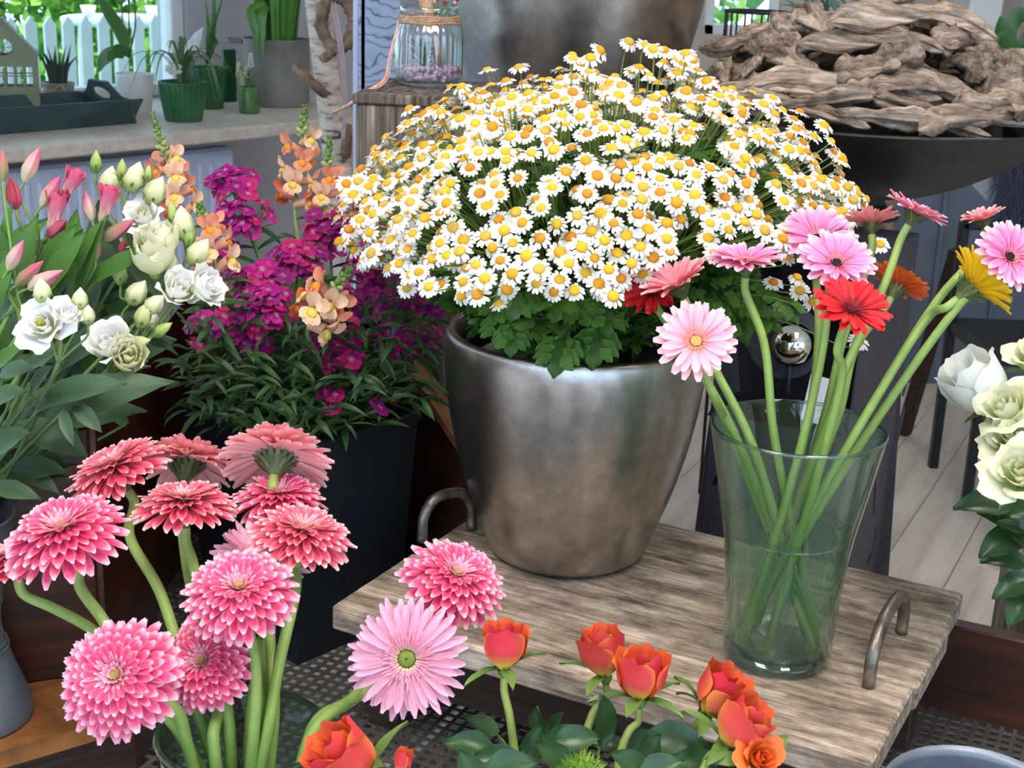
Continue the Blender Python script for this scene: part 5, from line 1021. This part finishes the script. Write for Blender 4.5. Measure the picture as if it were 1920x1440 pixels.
for u, v, px, lb in ((1092, 1462, 96, 'fuzzy bright green dianthus ball among the roses'), (612, 1478, 96, 'fuzzy green dianthus ball beside the large rose')):
    P = PT(u, v, 1.34); R = px / 2 * 1.34 / FPX; root = thing('green_dianthus', tuple(rb_(2.6)), lb, 'flower', 'green dianthus balls'); mb = MB(); rgd = random.Random(u)
    for k in range(900):
        z = 1 - 2 * (k + .5) / 900 * .7; rr = math.sqrt(1 - z * z); a = k * GA_; d = np.array((rr * math.cos(a), rr * math.sin(a), z)); b = P + d * R * .8; tip = P + (d + np.array([rgd.uniform(-.2, .2) for _ in range(3)])) * R * 1.05; sd = nrm(np.cross(d, (rgd.random(), rgd.random(), .3))) * .0009
        c = mix(S(120, 168, 30), S(176, 206, 70), rgd.random()); mb.add([b - sd, b + sd, tip], [(0, 1, 2)], c)
    ell(mb, tuple(P), (R * .8,) * 3, 16, 10, S(90, 130, 30)); f = part('fuzz', mb, M['leaf'], root); f['kind'] = 'stuff'; part('stem', tube(MB(), [P, mix(P, rb_(2.6), .5) + np.array((0, 0, .01)), rb_(2.6)], .0035, 7, SG1), M['stem'], root)
fo = thing('rose_foliage_sprig', tuple(rb_(1.8)), 'glossy dark green rose leaves under the orange roses', 'leaves')
for u, v, t, L, ang, tz in ((880, 1395, 1.42, 95, 2.7, .5), (905, 1360, 1.46, 70, 2.4, .3), (930, 1425, 1.38, 100, 2.9, .7), (1010, 1350, 1.46, 60, 1.7, .3), (1040, 1360, 1.47, 66, 1.2, .3), (1000, 1395, 1.43, 80, 1.4, .5), (1060, 1385, 1.45, 90, .6, .5), (1128, 1350, 1.42, 110, 1.55, .35), (1080, 1385, 1.40, 90, .35, .8), (1145, 1395, 1.44, 70, .1, .5), (1200, 1390, 1.45, 75, .9, .4), (1265, 1395, 1.42, 130, .2, .7), (1220, 1410, 1.40, 80, 1.3, .5), (960, 1440, 1.36, 110, .4, .9), (1180, 1430, 1.37, 90, 2.5, .8), (1300, 1430, 1.40, 100, 2.8, .7), (880, 1440, 1.36, 80, 1.9, .6), (1040, 1420, 1.38, 90, 2.2, .8), (1240, 1440, 1.36, 90, .6, .9)):
    P = PT(u, v, t); l = L * t / FPX; d = CN(math.cos(ang), math.sin(ang) * .8, .35); put('leaf', rnd.choice(RLF), fo, frame(P - d * l * .5, d, CN(U(-.3, .3), .7, tz + .3)) @ SCL(l, l * U(.9, 1.15), l))
    if U(0, 1) < .7: part('leaf_stalk', tube(MB(), [P - d * l * .5, mix(P - d * l * .5, rb_(1.8), .45) + np.array((0, 0, .004)), rb_(U(0, 6), .03)], .0016, 5, S(90, 116, 50)), M['stem'], fo)

# --- white roses at the edge, rooted in a bark pot beyond the rail
wq = PT(1995, 1110, 2.35); wp_ = thing('bark_pot', (wq[0], wq[1], FLOOR), 'tall grey weathered wooden pot beyond the bench rail', 'pot'); WPT = float(wq[2]) + .04
part('body', lathe(MB(), [(0, FLOOR), (.10, FLOOR), (.104, -.3), (.102, WPT), (.09, WPT), (.088, WPT - .06), (0, WPT - .06)], 40, (wq[0], wq[1], 0), rfun=lambda a, z: 1 + .02 * math.sin(9 * a) + .012 * math.sin(23 * a)), M['grey_wood'], wp_)
wr_ = np.array((wq[0], wq[1], WPT - .02)); GW = 'white and green roses in the wooden pot'
for kind, u, v, px, t, n, lb, w in (('wrose', 1868, 772, 112, 1.92, (-.62, .74, .28), 'white rose bud leaning furthest into the picture', [PT(1930, 880, 2.0), PT(1960, 1000, 2.2), wr_]), ('grose', 1902, 792, 128, 1.86, (-.55, .62, .55), 'greenish white rose right under the white bud', [PT(1950, 900, 1.98), PT(1970, 1000, 2.2), wr_]), ('grose', 1908, 842, 110, 1.84, (-.5, .55, .65), 'small greenish rose in the middle of the white roses', [PT(1960, 920, 1.98), PT(1980, 1010, 2.2), wr_]), ('grose', 1918, 902, 130, 1.80, (-.4, .45, .8), 'creamy green rose lowest among the white roses', [PT(1975, 960, 1.96), PT(1990, 1020, 2.2), wr_]), ('grose', 1945, 700, 110, 1.9, (-.2, .8, .5), 'green rose cut off above the white bud', [PT(1970, 850, 2.0), PT(1980, 1000, 2.2), wr_])):
    rose(kind, u, v, px, t, n, lb, w, GW, rs=.005, sep=.8)
wl = thing('rose_foliage_sprig', tuple(wr_), 'dark rose leaves hanging below the white roses', 'leaves')
for u, v, L, ang in ((1845, 945, 110, 2.9), (1880, 975, 100, 2.5), (1885, 1050, 90, 2.8), (1905, 1005, 100, 2.3), (1900, 1100, 90, 3.6), (1880, 1020, 110, 3.7), (1915, 1130, 100, 4.2), (1910, 960, 90, 3.3)):
    P = PT(u, v, 1.95); l = L * 1.95 / FPX; d = CN(math.cos(ang), math.sin(ang) * .7, .25); put('leaf', rnd.choice(RLF), wl, frame(P - d * l * .5, d, CN(U(-.4, .2), .7, .7)) @ SCL(l, l, l)); part('leaf_stalk', tube(MB(), [P - d * l * .5, mix(P, wr_, .5) + np.array((.02, 0, .02)), wr_], .002, 5, S(70, 96, 44)), M['stem'], wl)
# --- grey tin at the lower right corner
gq = PT(1832, 1492, 1.36); gz = float(gq[2]); gt_ = thing('zinc_tin', (gq[0], gq[1], MESH), 'empty grey zinc tin at the corner of the perforated top', 'tin')
part('body', lathe(MB(), [(0, .001), (.07, 0), (.073, .003), (.086, gz - MESH - .004), (.0885, gz - MESH), (.0865, gz - MESH + .002), (.084, gz - MESH - .01), (.07, .006), (0, .006)], 56, (gq[0], gq[1], MESH)), M['zinc'], gt_)

# ------------------------------------------------------------------ sweet william
def floret(seed, c1, c2, c3):
    rg = random.Random(seed); mb = MB()
    for k in range(5):
        def cf(s, w): return mix(mix(c3, c2, min(1, s * 3)), c1, max(0, min(1, (s - .25) * 2)))
        mb.addM(petal(1.0 * rg.uniform(.92, 1.05), 1.02, 'wedge', .12, -.3, .05, 5, 4, cf, .07, 0, seed * 7 + k), RZ(2 * math.pi * k / 5 + rg.uniform(-.08, .08)) @ RX(.12))
    lathe(mb, [(.10, -.9), (.16, -.5), (.12, -.05), (.06, .05)], 8, (0, 0, 0), S(90, 110, 60)); return mb
MG1, MG2 = S(176, 10, 118), S(206, 24, 140)
flo = [floret(i, *c).data('floret', M['magenta']) for i, c in enumerate(((S(170, 10, 128), S(128, 4, 84), S(228, 130, 200)), (S(184, 16, 132), S(140, 4, 84), S(232, 140, 196)), (S(150, 6, 118), S(112, 2, 74), S(222, 120, 190)), (S(190, 20, 108), S(150, 6, 70), S(236, 150, 190))))]
LNC = [petal(1, .17, 'lance', .2, -.9 - .4 * i, .12, 6, 2, lambda s, w: mix(S(30, 60, 30), S(64, 100, 48), s), .03).data('leaf', M['leaf']) for i in range(3)]
BRC = petal(1, .09, 'lance', .3, -.5, .1, 4, 2, S(96, 130, 60)).data('bract', M['leaf'])
GSW = 'sweet william stems in the square planter'; ptop = np.array((*ctr, rim - .1))
SW = [(430, 338, 46, 24, 2.34, 9, 'topmost small cluster of sweet william against the radiator'), (458, 392, 50, 56, 2.28, 14, 'tall tapering sweet william cluster nearest the white lisianthus'), (620, 434, 66, 36, 2.34, 17, 'broad dark sweet william cluster under the snapdragons'), (712, 428, 40, 30, 2.36, 10, 'sweet william cluster touching the daisy overhang'), (560, 485, 52, 30, 2.26, 13, 'flat sweet william cluster above the front snapdragon'), (700, 495, 46, 48, 2.28, 18, 'upright dense sweet william cluster behind the front snapdragon tip'), (478, 522, 60, 28, 2.18, 12, 'sweet william cluster behind the white lisianthus bell'), (494, 580, 56, 42, 2.12, 17, 'bright magenta sweet william cluster facing the viewer'), (400, 603, 46, 18, 2.14, 6, 'low sweet william cluster beside the lisianthus buds'), (648, 566, 30, 30, 2.20, 8, 'narrow sweet william cluster beside the front snapdragon'), (634, 632, 56, 30, 2.14, 13, 'sweet william cluster right under the front snapdragon'), (652, 676, 34, 20, 2.12, 5, 'small pair of low sweet william florets'), (706, 566, 40, 28, 2.24, 10, 'flat sweet william cluster in shade'), (792, 560, 56, 32, 2.26, 14, 'sweet william cluster pushed against the silver pot rim'), (736, 634, 38, 34, 2.2, 11, 'dark low sweet william cluster near the silver pot'), (804, 640, 24, 28, 2.28, 5, 'few sweet william florets squeezed behind the silver pot'), (468, 636, 36, 24, 2.16, 6, 'shaded sweet william cluster under the bright one'), (622, 742, 22, 26, 2.14, 4, 'deep shaded sweet william low in the leaves'), (706, 758, 10, 10, 2.08, 1, 'single sweet william floret lowest of all'), (371, 642, 11, 12, 2.12, 1, 'single sweet william floret beside the lisianthus'), (418, 470, 24, 20, 2.3, 4, 'sweet william florets glimpsed between white lisianthus')]
for u, v, ax, ay, t, n, lb in SW:
    P = PT(u, v, t); k_ = t / FPX; root = thing('sweet_william', tuple(ptop + np.array((U(-.05, .05), U(-.05, .05), 0))), lb, 'flower', GSW); cc_ = P + np.array((0, .02, -.03))
    for i in range(n):
        rr = math.sqrt((i + .5) / n); a = i * GA_; dx, dy = rr * math.cos(a), rr * math.sin(a); n_ = 0; p = P + (cR * U(-5, 5) + cU * U(-5, 5)) * k_ + cR * dx * ax * k_ + cU * dy * ay * k_ - cF * (.022 * (1 - rr * rr)) ; nn = nrm(CN(dx * .7, .6 + .4 * dy, .6) + np.array([U(-.3, .3) for _ in range(3)])); R = U(.0150, .0180)
        put('floret', rnd.choice(flo), root, zframe(p, nn, U(0, 6)) @ SCL(R, R, R))
    for i in range(max(4, n)):
        a = U(0, 6.28); L = U(.03, .05); d = nrm(np.array((math.cos(a) * .6, math.sin(a) * .6 - .2, U(.1, 1)))); put('bract', BRC, root, frame(cc_ + np.array((U(-1, 1) * ax * k_ * .6, 0, U(-.01, .01))), d, (0, -.5, 1)) @ SCL(L, L, L))
    b = np.array((ctr[0] + U(-.08, .08), ctr[1] + U(-.07, .07), rim - .1)); md = mix(P, b, .5) + np.array((0, 0, .02)); path = catmull([P - np.array((0, -.01, .012)), md, b], 6)
    part('stem', tube(MB(), path, [.0022, .003], 6, S(84, 116, 56)), M['stem'], root)
    for i in range(9):
        p = path[min(len(path) - 1, 2 + i)]; a = i * 2.6 + U(0, 1); L = U(.055, .085); d = nrm(np.array((math.cos(a), math.sin(a) - .25, U(-.1, .5)))); put('leaf', rnd.choice(LNC), root, frame(p, d, (U(-.3, .3), -.5, 1)) @ SCL(L, L, L))
lf = thing('sweet_william_leaves', tuple(ptop), 'mass of dark narrow sweet william leaves filling the planter', 'leaves', None); lmb = MB(); lpt = [petal(1, .17, 'lance', .2, -.9 - .4 * i, .12, 5, 2, lambda s, w: mix(S(26, 52, 26), S(58, 92, 44), s), .03) for i in range(3)]
for k in range(900):
    u, v = U(345, 800), U(560, 800); 
    if v > 770 - .0 * u and u > 720: continue
    t = U(2.08, 2.4) - (v - 560) * .0002; p = PT(u, v, t)
    if p[2] < rim + .004 and (abs(p[0] - ctr[0]) > .17 or abs(p[1] - ctr[1]) > .16): p[2] = rim + U(.005, .05)
    if u > 690 and p[1] > 2.22: continue
    a = U(0, 6.28); L = U(.032, .066); lmb.addM(rnd.choice(lpt), frame(p, nrm((math.cos(a), math.sin(a) - .3, U(-.4, .7))), (U(-.4, .4), -.6, 1)) @ SCL(L, L, L))
o = part('leaf_mass', lmb, M['leaf'], lf); o['kind'] = 'stuff'; lf['kind'] = 'stuff'

# ------------------------------------------------------------------ snapdragons
def snapfloret(c1, c2, yl, seed):
    mb = MB(); cf = lambda s, w: mix(c2, c1, min(1, s * 1.5)); tube(mb, [(0, 0, -.9), (0, 0, -.3), (.05, 0, .05)], [.22, .30, .36], 10, c2, False)
    for sg in (-1, 1): mb.addM(petal(.95, .8, 'round', .7, -.5, .1, 5, 4, cf, .1, 0, seed), TR(-.1, sg * .2, .0) @ RZ(math.pi + sg * -.45) @ RY(-.5))
    for k, a in enumerate((-.8, 0, .8)): mb.addM(petal(.8, .62, 'round', .5, -1.6, .08, 5, 4, lambda s, w: mix(yl, c1, min(1, max(0, s - .2) * 2)), .08, 0, seed + k), TR(.1, 0, .02) @ RZ(a) @ RY(-.35))
    ell(mb, (.22, .0, .16), (.30, .32, .22), 10, 6, yl); return mb
SNF = [snapfloret(S(240, 150, 120), S(236, 176, 150), S(246, 164, 50), 1).data('floret', M['petal_one']), snapfloret(S(230, 106, 80), S(232, 140, 120), S(244, 150, 40), 2).data('floret', M['petal_one']), snapfloret(S(248, 206, 170), S(244, 190, 160), S(246, 214, 100), 3).data('floret', M['petal_one'])]
SNB = [lathe(MB(), [(.0, -.1), (.3, .0), (.42, .35), (.3, .8), (0, 1.05)], 10, (0, 0, 0), c).data('bud', M['leaf']) for c in (S(96, 130, 60), S(132, 160, 84), S(176, 188, 120))]
GSN = 'snapdragons standing in the square planter'
def snap(bottom, top, t, label, split=.42, n=11, size=.02, bend=0):
    b, tp_ = PT(*bottom, t), PT(*top, t + bend); ax = nrm(tp_ - b); L = np.linalg.norm(tp_ - b); base = np.array((ctr[0] + U(-.08, .08), ctr[1] + U(-.06, .06), rim - .1)); root = thing('snapdragon', tuple(base), label, 'flower', GSN)
    part('stem', tube(MB(), catmull([tp_, mix(tp_, b, .5), b, mix(b, base, .4) + np.array((0, 0, .02)), base], 6), [.0018, .003, .0036, .004], 7, S(120, 146, 80)), M['stem'], root)
    for i in range(n):
        s = (i + .3) / n * (1 - split); a = i * 2.3; p = b + ax * L * s; f0 = zframe(p, ax); d = np.array((f0.to_3x3() @ Vector((math.cos(a), math.sin(a), 0)))); d = nrm(d + -cF * .35); out_ = nrm(d + ax * .35); R = size * 1.22 * (1 - .2 * s)
        put('floret', SNF[0 if s > .4 else (i % 3)] if i % 4 else SNF[2], root, frame(p + out_ * R * .9, np.cross(np.cross(out_, -ax), out_) , out_) @ SCL(R, R, R))
    for i in range(22):
        s = 1 - split + split * (i / 22); a = i * 2.4; p = b + ax * L * s; f0 = zframe(p, ax); d = nrm(np.array(f0.to_3x3() @ Vector((math.cos(a), math.sin(a), 0))) + ax * (.5 + .9 * i / 22)); R = .0115 * (1 - .55 * i / 22)
        put('bud', SNB[2 if i < 6 else (1 if i < 13 else 0)], root, zframe(p + d * .003, d) @ SCL(R, R, R))
    for i in range(6): p = mix(b, base, .05 + .1 * i); a = i * 2.2; put('leaf', rnd.choice(LNC), root, frame(p, (math.cos(a), math.sin(a) - .3, .3), (0, -.4, 1)) @ SCL(.06, .06, .06))
snap((345, 405), (285, 212), 2.3, 'orange and peach snapdragon with green tip nearest the green pot', .42, 10, .021)
snap((552, 390), (572, 198), 2.42, 'tall peach snapdragon in front of the birch pole', .32, 9, .022)
snap((606, 405), (618, 258), 2.4, 'peach snapdragon with dark green tip touching the birch pole', .45, 7, .02)
snap((578, 612), (662, 496), 2.05, 'yellow and orange snapdragon bent over the sweet william', .5, 8, .024)
snap((408, 510), (374, 384), 2.12, 'orange snapdragon behind the white lisianthus', .3, 7, .022)
snap((690, 405), (700, 330), 2.4, 'orange snapdragon under the daisy overhang', .3, 4, .02)

# ------------------------------------------------------------------ lisianthus and alstroemeria in the zinc vase
zr_ = np.array((ZX, ZY, ZZ + .285))
def zb(a, r=.045): return zr_ + np.array((r * math.cos(a), r * math.sin(a), 0))
def budmb(L, R, c1, c2, twist=2.2, n=15, stripe=None):
    V = []; C = []; m = 9
    for i in range(m + 1):
        s = i / m; r = R * np.interp(s, [0, .08, .35, .7, .92, 1], [.25, .6, 1, .72, .22, .03])
        for k in range(n): a = 2 * math.pi * k / n; q = r * (1 + .16 * math.cos(5 * a + twist * 5 * s * .35)); V.append((q * math.cos(a), q * math.sin(a), L * s)); cc = mix(c1, c2, min(1, s * 1.3)); C.append(cc if stripe is None else mix(cc, stripe, (.75 if (k * 3 // n) % 2 else 0) * min(1, 2 * s) * (1 - s * .6)))
    return MB().add(V, [(i * n + k, i * n + (k + 1) % n, (i + 1) * n + (k + 1) % n, (i + 1) * n + k) for i in range(m) for k in range(n)], np.array(C))
LB = [budmb(1, .28, S(150, 170, 90), S(222, 224, 160)).data('bud', M['white_petal']), budmb(1, .34, S(170, 186, 100), S(238, 236, 196)).data('bud', M['white_petal']), budmb(1, .24, S(110, 140, 64), S(176, 192, 110)).data('bud', M['leaf'])]
OVL = [petal(1, .36, 'lance', .15, -.5 - .35 * i, .10, 8, 4, lambda s, w: mix(S(48, 72, 48), S(78, 104, 72), .3 + .5 * abs(w)), .05, 0, i).data('leaf', M['grey_leaf']) for i in range(3)]
ALF = [petal(1, .24, 'lance', .2, -.6 - .4 * i, .10, 8, 4, lambda s, w: mix(S(52, 92, 36), S(90, 132, 56), .3 + .5 * s), .03, 0, i, twist=.4).data('leaf', M['leaf']) for i in range(3)]
GL = 'white lisianthus stems in the zinc vase'
def bud(root, u, v, L, t, n, kind=0, fr_=None):
    P = PT(u, v, t); l = L * t / FPX; d = CN(*n); b = P - d * l * .5; put('bud', LB[kind], root, zframe(b, d, U(0, 6)) @ SCL(l, l, l))
    for k in range(5): put('sepal', SEP, root, zframe(b, d, k * 1.256) @ TR(.12 * l, 0, 0) @ RY(-1.15) @ SCL(l * .5, l * .4, l * .4))
    if fr_ is not None: part('stalk', tube(MB(), catmull([b, b - d * l * .5, mix(b - d * l * .5, fr_, .6), fr_], 4), .0016, 6, S(110, 136, 72)), M['stem'], root)
def lis(label, bl, buds, hub, t, base):
    H = PT(*hub, t + .03); root = thing('lisianthus', tuple(base), label, 'flower', GL); part('stem', tube(MB(), catmull([H, mix(H, base, .5) + np.array((.005, 0, .012)), base, base - np.array((0, 0, .1))], 6), [.0028, .0036], 8, S(92, 120, 70)), M['stem'], root)
    for kind, u, v, px, n in bl:
        px *= 1.38 if kind == 'lis' else 1.28
        P = PT(u, v, t); R = px / 2 * t / FPX; d = CN(*n); c = P - d * R * .6; Wm = zframe(c, d, U(0, 6)) @ SCL(R, R, R); stand(CP[kind], root, Wm); hip(root, Wm, S(150, 170, 90))
        if kind == 'lis': put('pistil', ell(MB(), (0, 0, .5), (.14, .14, .3), 8, 6, S(190, 186, 60)).data('pistil', M['disc']), root, Wm)
        part('stalk', tube(MB(), catmull([c - d * R * .25, c - d * R * .9, mix(c, H, .65), H], 4), .002, 6, S(110, 136, 72)), M['stem'], root)
    for q in buds: bud(root, q[0], q[1], q[2], t + .01, q[3], q[4] if len(q) > 4 else 0, H)
    for i in range(3): p = mix(H, base, .2 + .25 * i); a = i * 2.5 + 1; put('leaf', rnd.choice(OVL), root, frame(p, nrm((math.cos(a) + .4, math.sin(a) - .3, .3)), (0, -.3, 1)) @ SCL(.075, .075, .075))
lis('large white lisianthus bloom facing out with yellow centre', [('lis', 76, 604, 96, (-.05, .25, .96)), ('lis2', 128, 588, 50, (.4, .5, .5))], [(78, 545, 50, (0, 1, .2), 1), (150, 560, 44, (.1, 1, .2), 1), (165, 590, 40, (.1, .9, .3), 1), (108, 630, 26, (0, -.3, 1), 0), (122, 610, 26, (.4, .5, .4), 2)], (110, 680), 1.62, zb(.2))
lis('white lisianthus bloom paired with a creamy one above the large leaves', [('lis2', 204, 642, 84, (-.1, .55, .8)), ('lisc', 240, 672, 60, (.3, .3, .9))], [(262, 642, 44, (.9, .2, .1)), (305, 618, 46, (.8, .55, .1), 2), (270, 590, 56, (.4, .85, .2)), (290, 570, 50, (.7, .6, .2), 1)], (190, 720), 1.74, zb(.6))
lis('lisianthus with one white rose-shaped bloom near the radiator', [('lis', 266, 398, 76, (-.1, .55, .8)), ('lis2', 292, 440, 60, (.2, .6, .7))], [(180, 303, 44, (.05, 1, .1), 2), (205, 338, 56, (.25, 1, .1), 1), (228, 318, 42, (.1, 1, .1), 2), (252, 332, 62, (.4, 1, .1), 1), (292, 358, 62, (.5, .9, .2), 1), (278, 325, 34, (.1, 1, 0), 2), (262, 440, 40, (-.3, .8, .3), 1)], (250, 470), 1.86, zb(1.2))
lis('lisianthus with large creamy bloom half open', [('lisc', 290, 488, 76, (.1, .7, .6)), ('lisc', 306, 462, 60, (-.1, .9, .4))], [(322, 498, 44, (.3, 1, .2), 1), (342, 418, 66, (-.05, 1, .2), 1), (355, 440, 50, (.15, 1, .1), 2), (324, 400, 44, (-.2, 1, .1), 2), (374, 472, 60, (.6, .8, .2), 1), (225, 510, 50, (0, 1, .2))], (300, 560), 1.80, zb(1.6))
lis('two white lisianthus bells nodding over the sweet william', [('lis2', 336, 540, 74, (.35, .35, .6)), ('lis2', 388, 534, 72, (.75, .3, .4))], [(258, 548, 56, (.6, .8, .2), 1), (285, 600, 40, (.5, .7, .3), 1)], (250, 660), 1.78, zb(2.2))
ABUD = [budmb(1, .17, S(130, 152, 84), S(206, 96, 122), .6, 18, S(150, 150, 90)).data('flower', M['petal_one']), budmb(1, .19, S(206, 206, 160), S(208, 92, 136), .5, 18, S(222, 206, 190)).data('flower', M['petal_one']), budmb(1, .22, S(190, 60, 92), S(150, 52, 56), .5, 18, S(214, 110, 130)).data('flower', M['petal_one'])]
APT = petal(1, .42, 'round', .35, -.35, .2, 6, 4, lambda s, w: mix(S(236, 200, 190), mix(S(232, 110, 150), S(190, 60, 84), abs(w) * .5), min(1, s * 1.3)), .04).data('petal', M['petal_one'])
GAL = 'pink alstroemeria stems in the zinc vase'
def alst(label, hub, fl, t, base, leaves):
    H = PT(*hub, t + .03); root = thing('alstroemeria', tuple(base), label, 'flower', GAL); part('stem', tube(MB(), catmull([H, mix(H, base, .5) + np.array((0, 0, .015)), base, base - np.array((0, 0, .1))], 6), [.003, .004], 8, S(96, 132, 60)), M['stem'], root)
    for u, v, L, n, k, op in fl:
        P = PT(u, v, t); l = L * t / FPX; d = CN(*n); b = P - d * l * .5
        if op:
            for j in range(6): put('petal', APT, root, zframe(b, d, j * 1.047) @ TR(.03 * l, 0, .1 * l) @ RY(-1.18 + .12 * (j % 2)) @ SCL(l, l, l))
        put('flower', ABUD[k], root, zframe(b, d, U(0, 6)) @ SCL(l, l, l) if not op else zframe(b, d) @ SCL(l * .7, l * .7, l * .7)); part('pedicel', tube(MB(), catmull([b, b - d * l * .3, mix(b, H, .6), H], 4), .0018, 6, S(116, 146, 70)), M['stem'], root)
    for u0, v0, u1, v1, w in leaves:
        a, b = PT(u0, v0, t + .02), PT(u1, v1, t - .02); L = np.linalg.norm(b - a); put('leaf', rnd.choice(ALF), root, frame(a, b - a, CN(U(-.5, .5), .5, .8)) @ SCL(L, w * t / FPX / .24, L))
alst('alstroemeria with long closed pink bud against the radiator', (70, 480), [(60, 308, 72, (.45, .9, .1), 1, 0), (24, 362, 62, (-.15, .9, .1), 2, 0), (96, 358, 70, (.55, .8, .1), 1, 0), (128, 352, 66, (.5, .75, .2), 2, 1), (102, 402, 74, (.25, .9, .2), 1, 1), (108, 428, 60, (.6, .4, .4), 2, 0)], 1.78, zb(2.8), [(20, 560, 10, 380, 40), (40, 560, 60, 400, 44), (70, 520, 140, 420, 40), (80, 560, 155, 430, 44), (30, 520, -10, 420, 40)])
alst('alstroemeria with green and pink buds above the large white bloom', (40, 620), [(30, 478, 66, (.5, .8, .2), 1, 0), (56, 512, 74, (.75, .6, .2), 0, 0), (86, 524, 80, (.85, .4, .2), 1, 0), (5, 310, 60, (0, 1, .1), 0, 0)], 1.70, zb(3.4), [(0, 600, -20, 470, 50), (-10, 700, 20, 640, 36)])
alst('alstroemeria with pale striped buds between lisianthus blooms', (150, 560), [(198, 388, 70, (.3, .9, .2), 1, 1), (165, 385, 60, (-.2, .95, .2), 1, 0), (222, 432, 78, (.8, .5, .2), 0, 0), (152, 458, 34, (.2, .8, .4), 2, 0), (230, 462, 34, (.3, .8, .4), 2, 0), (182, 470, 40, (.2, 1, .2), 0, 0)], 1.80, zb(4.0), [(120, 560, 180, 410, 46), (150, 560, 190, 400, 40), (160, 540, 300, 450, 36), (100, 560, 140, 470, 44), (60, 560, 150, 430, 44), (110, 600, 60, 440, 50)])
lv = thing('lisianthus_leaf_sprig', tuple(zb(5)), 'broad grey-green leaves hanging over the zinc vase', 'leaves')
for u0, v0, u1, v1, w, t in ((90, 790, 306, 680, 84, 1.70), (110, 800, 255, 745, 66, 1.76), (70, 770, 200, 680, 60, 1.66), (140, 760, 176, 792, 34, 1.66), (120, 770, 125, 820, 26, 1.64), (30, 800, 155, 820, 70, 1.74), (20, 880, 120, 880, 56, 1.76), (-10, 850, 35, 800, 60, 1.66), (-20, 915, 64, 920, 40, 1.68), (0, 700, 60, 690, 50, 1.66), (60, 740, 80, 680, 44, 1.66), (-20, 760, 30, 720, 50, 1.64), (40, 700, 130, 640, 44, 1.72), (110, 700, 240, 560, 60, 1.84), (150, 640, 170, 520, 60, 1.86), (130, 560, 230, 480, 60, 1.88), (20, 900, 110, 840, 60, 1.78), (0, 820, 90, 760, 70, 1.80), (200, 600, 330, 640, 40, 1.86), (-10, 600, 40, 520, 60, 1.80), (0, 540, 60, 440, 60, 1.84)):
    a, b = PT(u0, v0, t + .03), PT(u1, v1, t - .01); L = np.linalg.norm(b - a); o = put('leaf', rnd.choice(OVL), lv, frame(a, b - a, CN(U(-.3, .3), .6, .8)) @ SCL(L, w * t / FPX / .36, L)); part('leaf_stalk', tube(MB(), catmull([a, mix(a, zr_, .5), zb(U(0, 6)), zb(0, .02) - np.array((0, 0, .06))], 4), .002, 6, S(80, 104, 62)), M['stem'], lv)
rgl = random.Random(21)
for k in range(46):
    u, v = rgl.uniform(-20, 270), rgl.uniform(455, 780)
    if u > 340 - (v - 455) * .35: continue
    t = rgl.uniform(1.88, 2.0); L = rgl.uniform(.09, .15); an = rgl.uniform(.2, 2.4); a = PT(u, v, t); d = CN(math.cos(an), math.sin(an), .25)
    put('leaf', rgl.choice(ALF if k % 3 else OVL), lv, frame(a - d * L * .5, d, CN(rgl.uniform(-.5, .5), .5, .8)) @ SCL(L, L * rgl.uniform(1, 1.4), L))
    if k % 2: part('leaf_stalk', tube(MB(), catmull([a - d * L * .5, mix(a - d * L * .5, zr_, .5) + np.array((0, .01, 0)), zb(rgl.uniform(0, 6)), zb(0, .02) - np.array((0, 0, .06))], 4), .0022, 6, S(84, 112, 60)), M['stem'], lv)
# a small succulent and dried stem in the jar
su = thing('jar_succulent', (JX, JY, CZ + .03), 'small green succulent inside the ribbed jar', 'plant')
for k in range(22): a = k * 2.4; L = .02 + .018 * (k / 22); z = .032 + .035 * (k / 22); put('leaf', RLF[0], su, frame((JX - .012, JY, CZ + z), (math.cos(a), math.sin(a), .7), (0, 0, 1)) @ SCL(L, L, L))
ds = thing('dried_bouquet', (JX + .01, JY, CZ + .032), 'dried stem with red berries and pink blossom in the jar mouth', 'bouquet')
part('stem', tube(MB(), [(JX + .02, JY + .01, CZ + .034), (JX - .0, JY, CZ + .12), (JX - .01, JY, CZ + .175)], [.006, .012, .016], 10), M['twine'], ds)
for k in range(9):
    a = k * 1.3; tp_ = np.array((JX + .01 + .012 * k * .5, JY - .01, CZ + .15 + .006 * (k % 3))); part('sprig', tube(MB(), [(JX + .005, JY, CZ + .10), tuple(tp_)], .001, 5, S(90, 120, 60)), M['stem'], ds); part('berry', ell(MB(), tuple(tp_), (.0035,) * 3, 8, 5, S(176, 40, 56) if k % 2 else S(236, 170, 196)), M['petal_one'], ds)
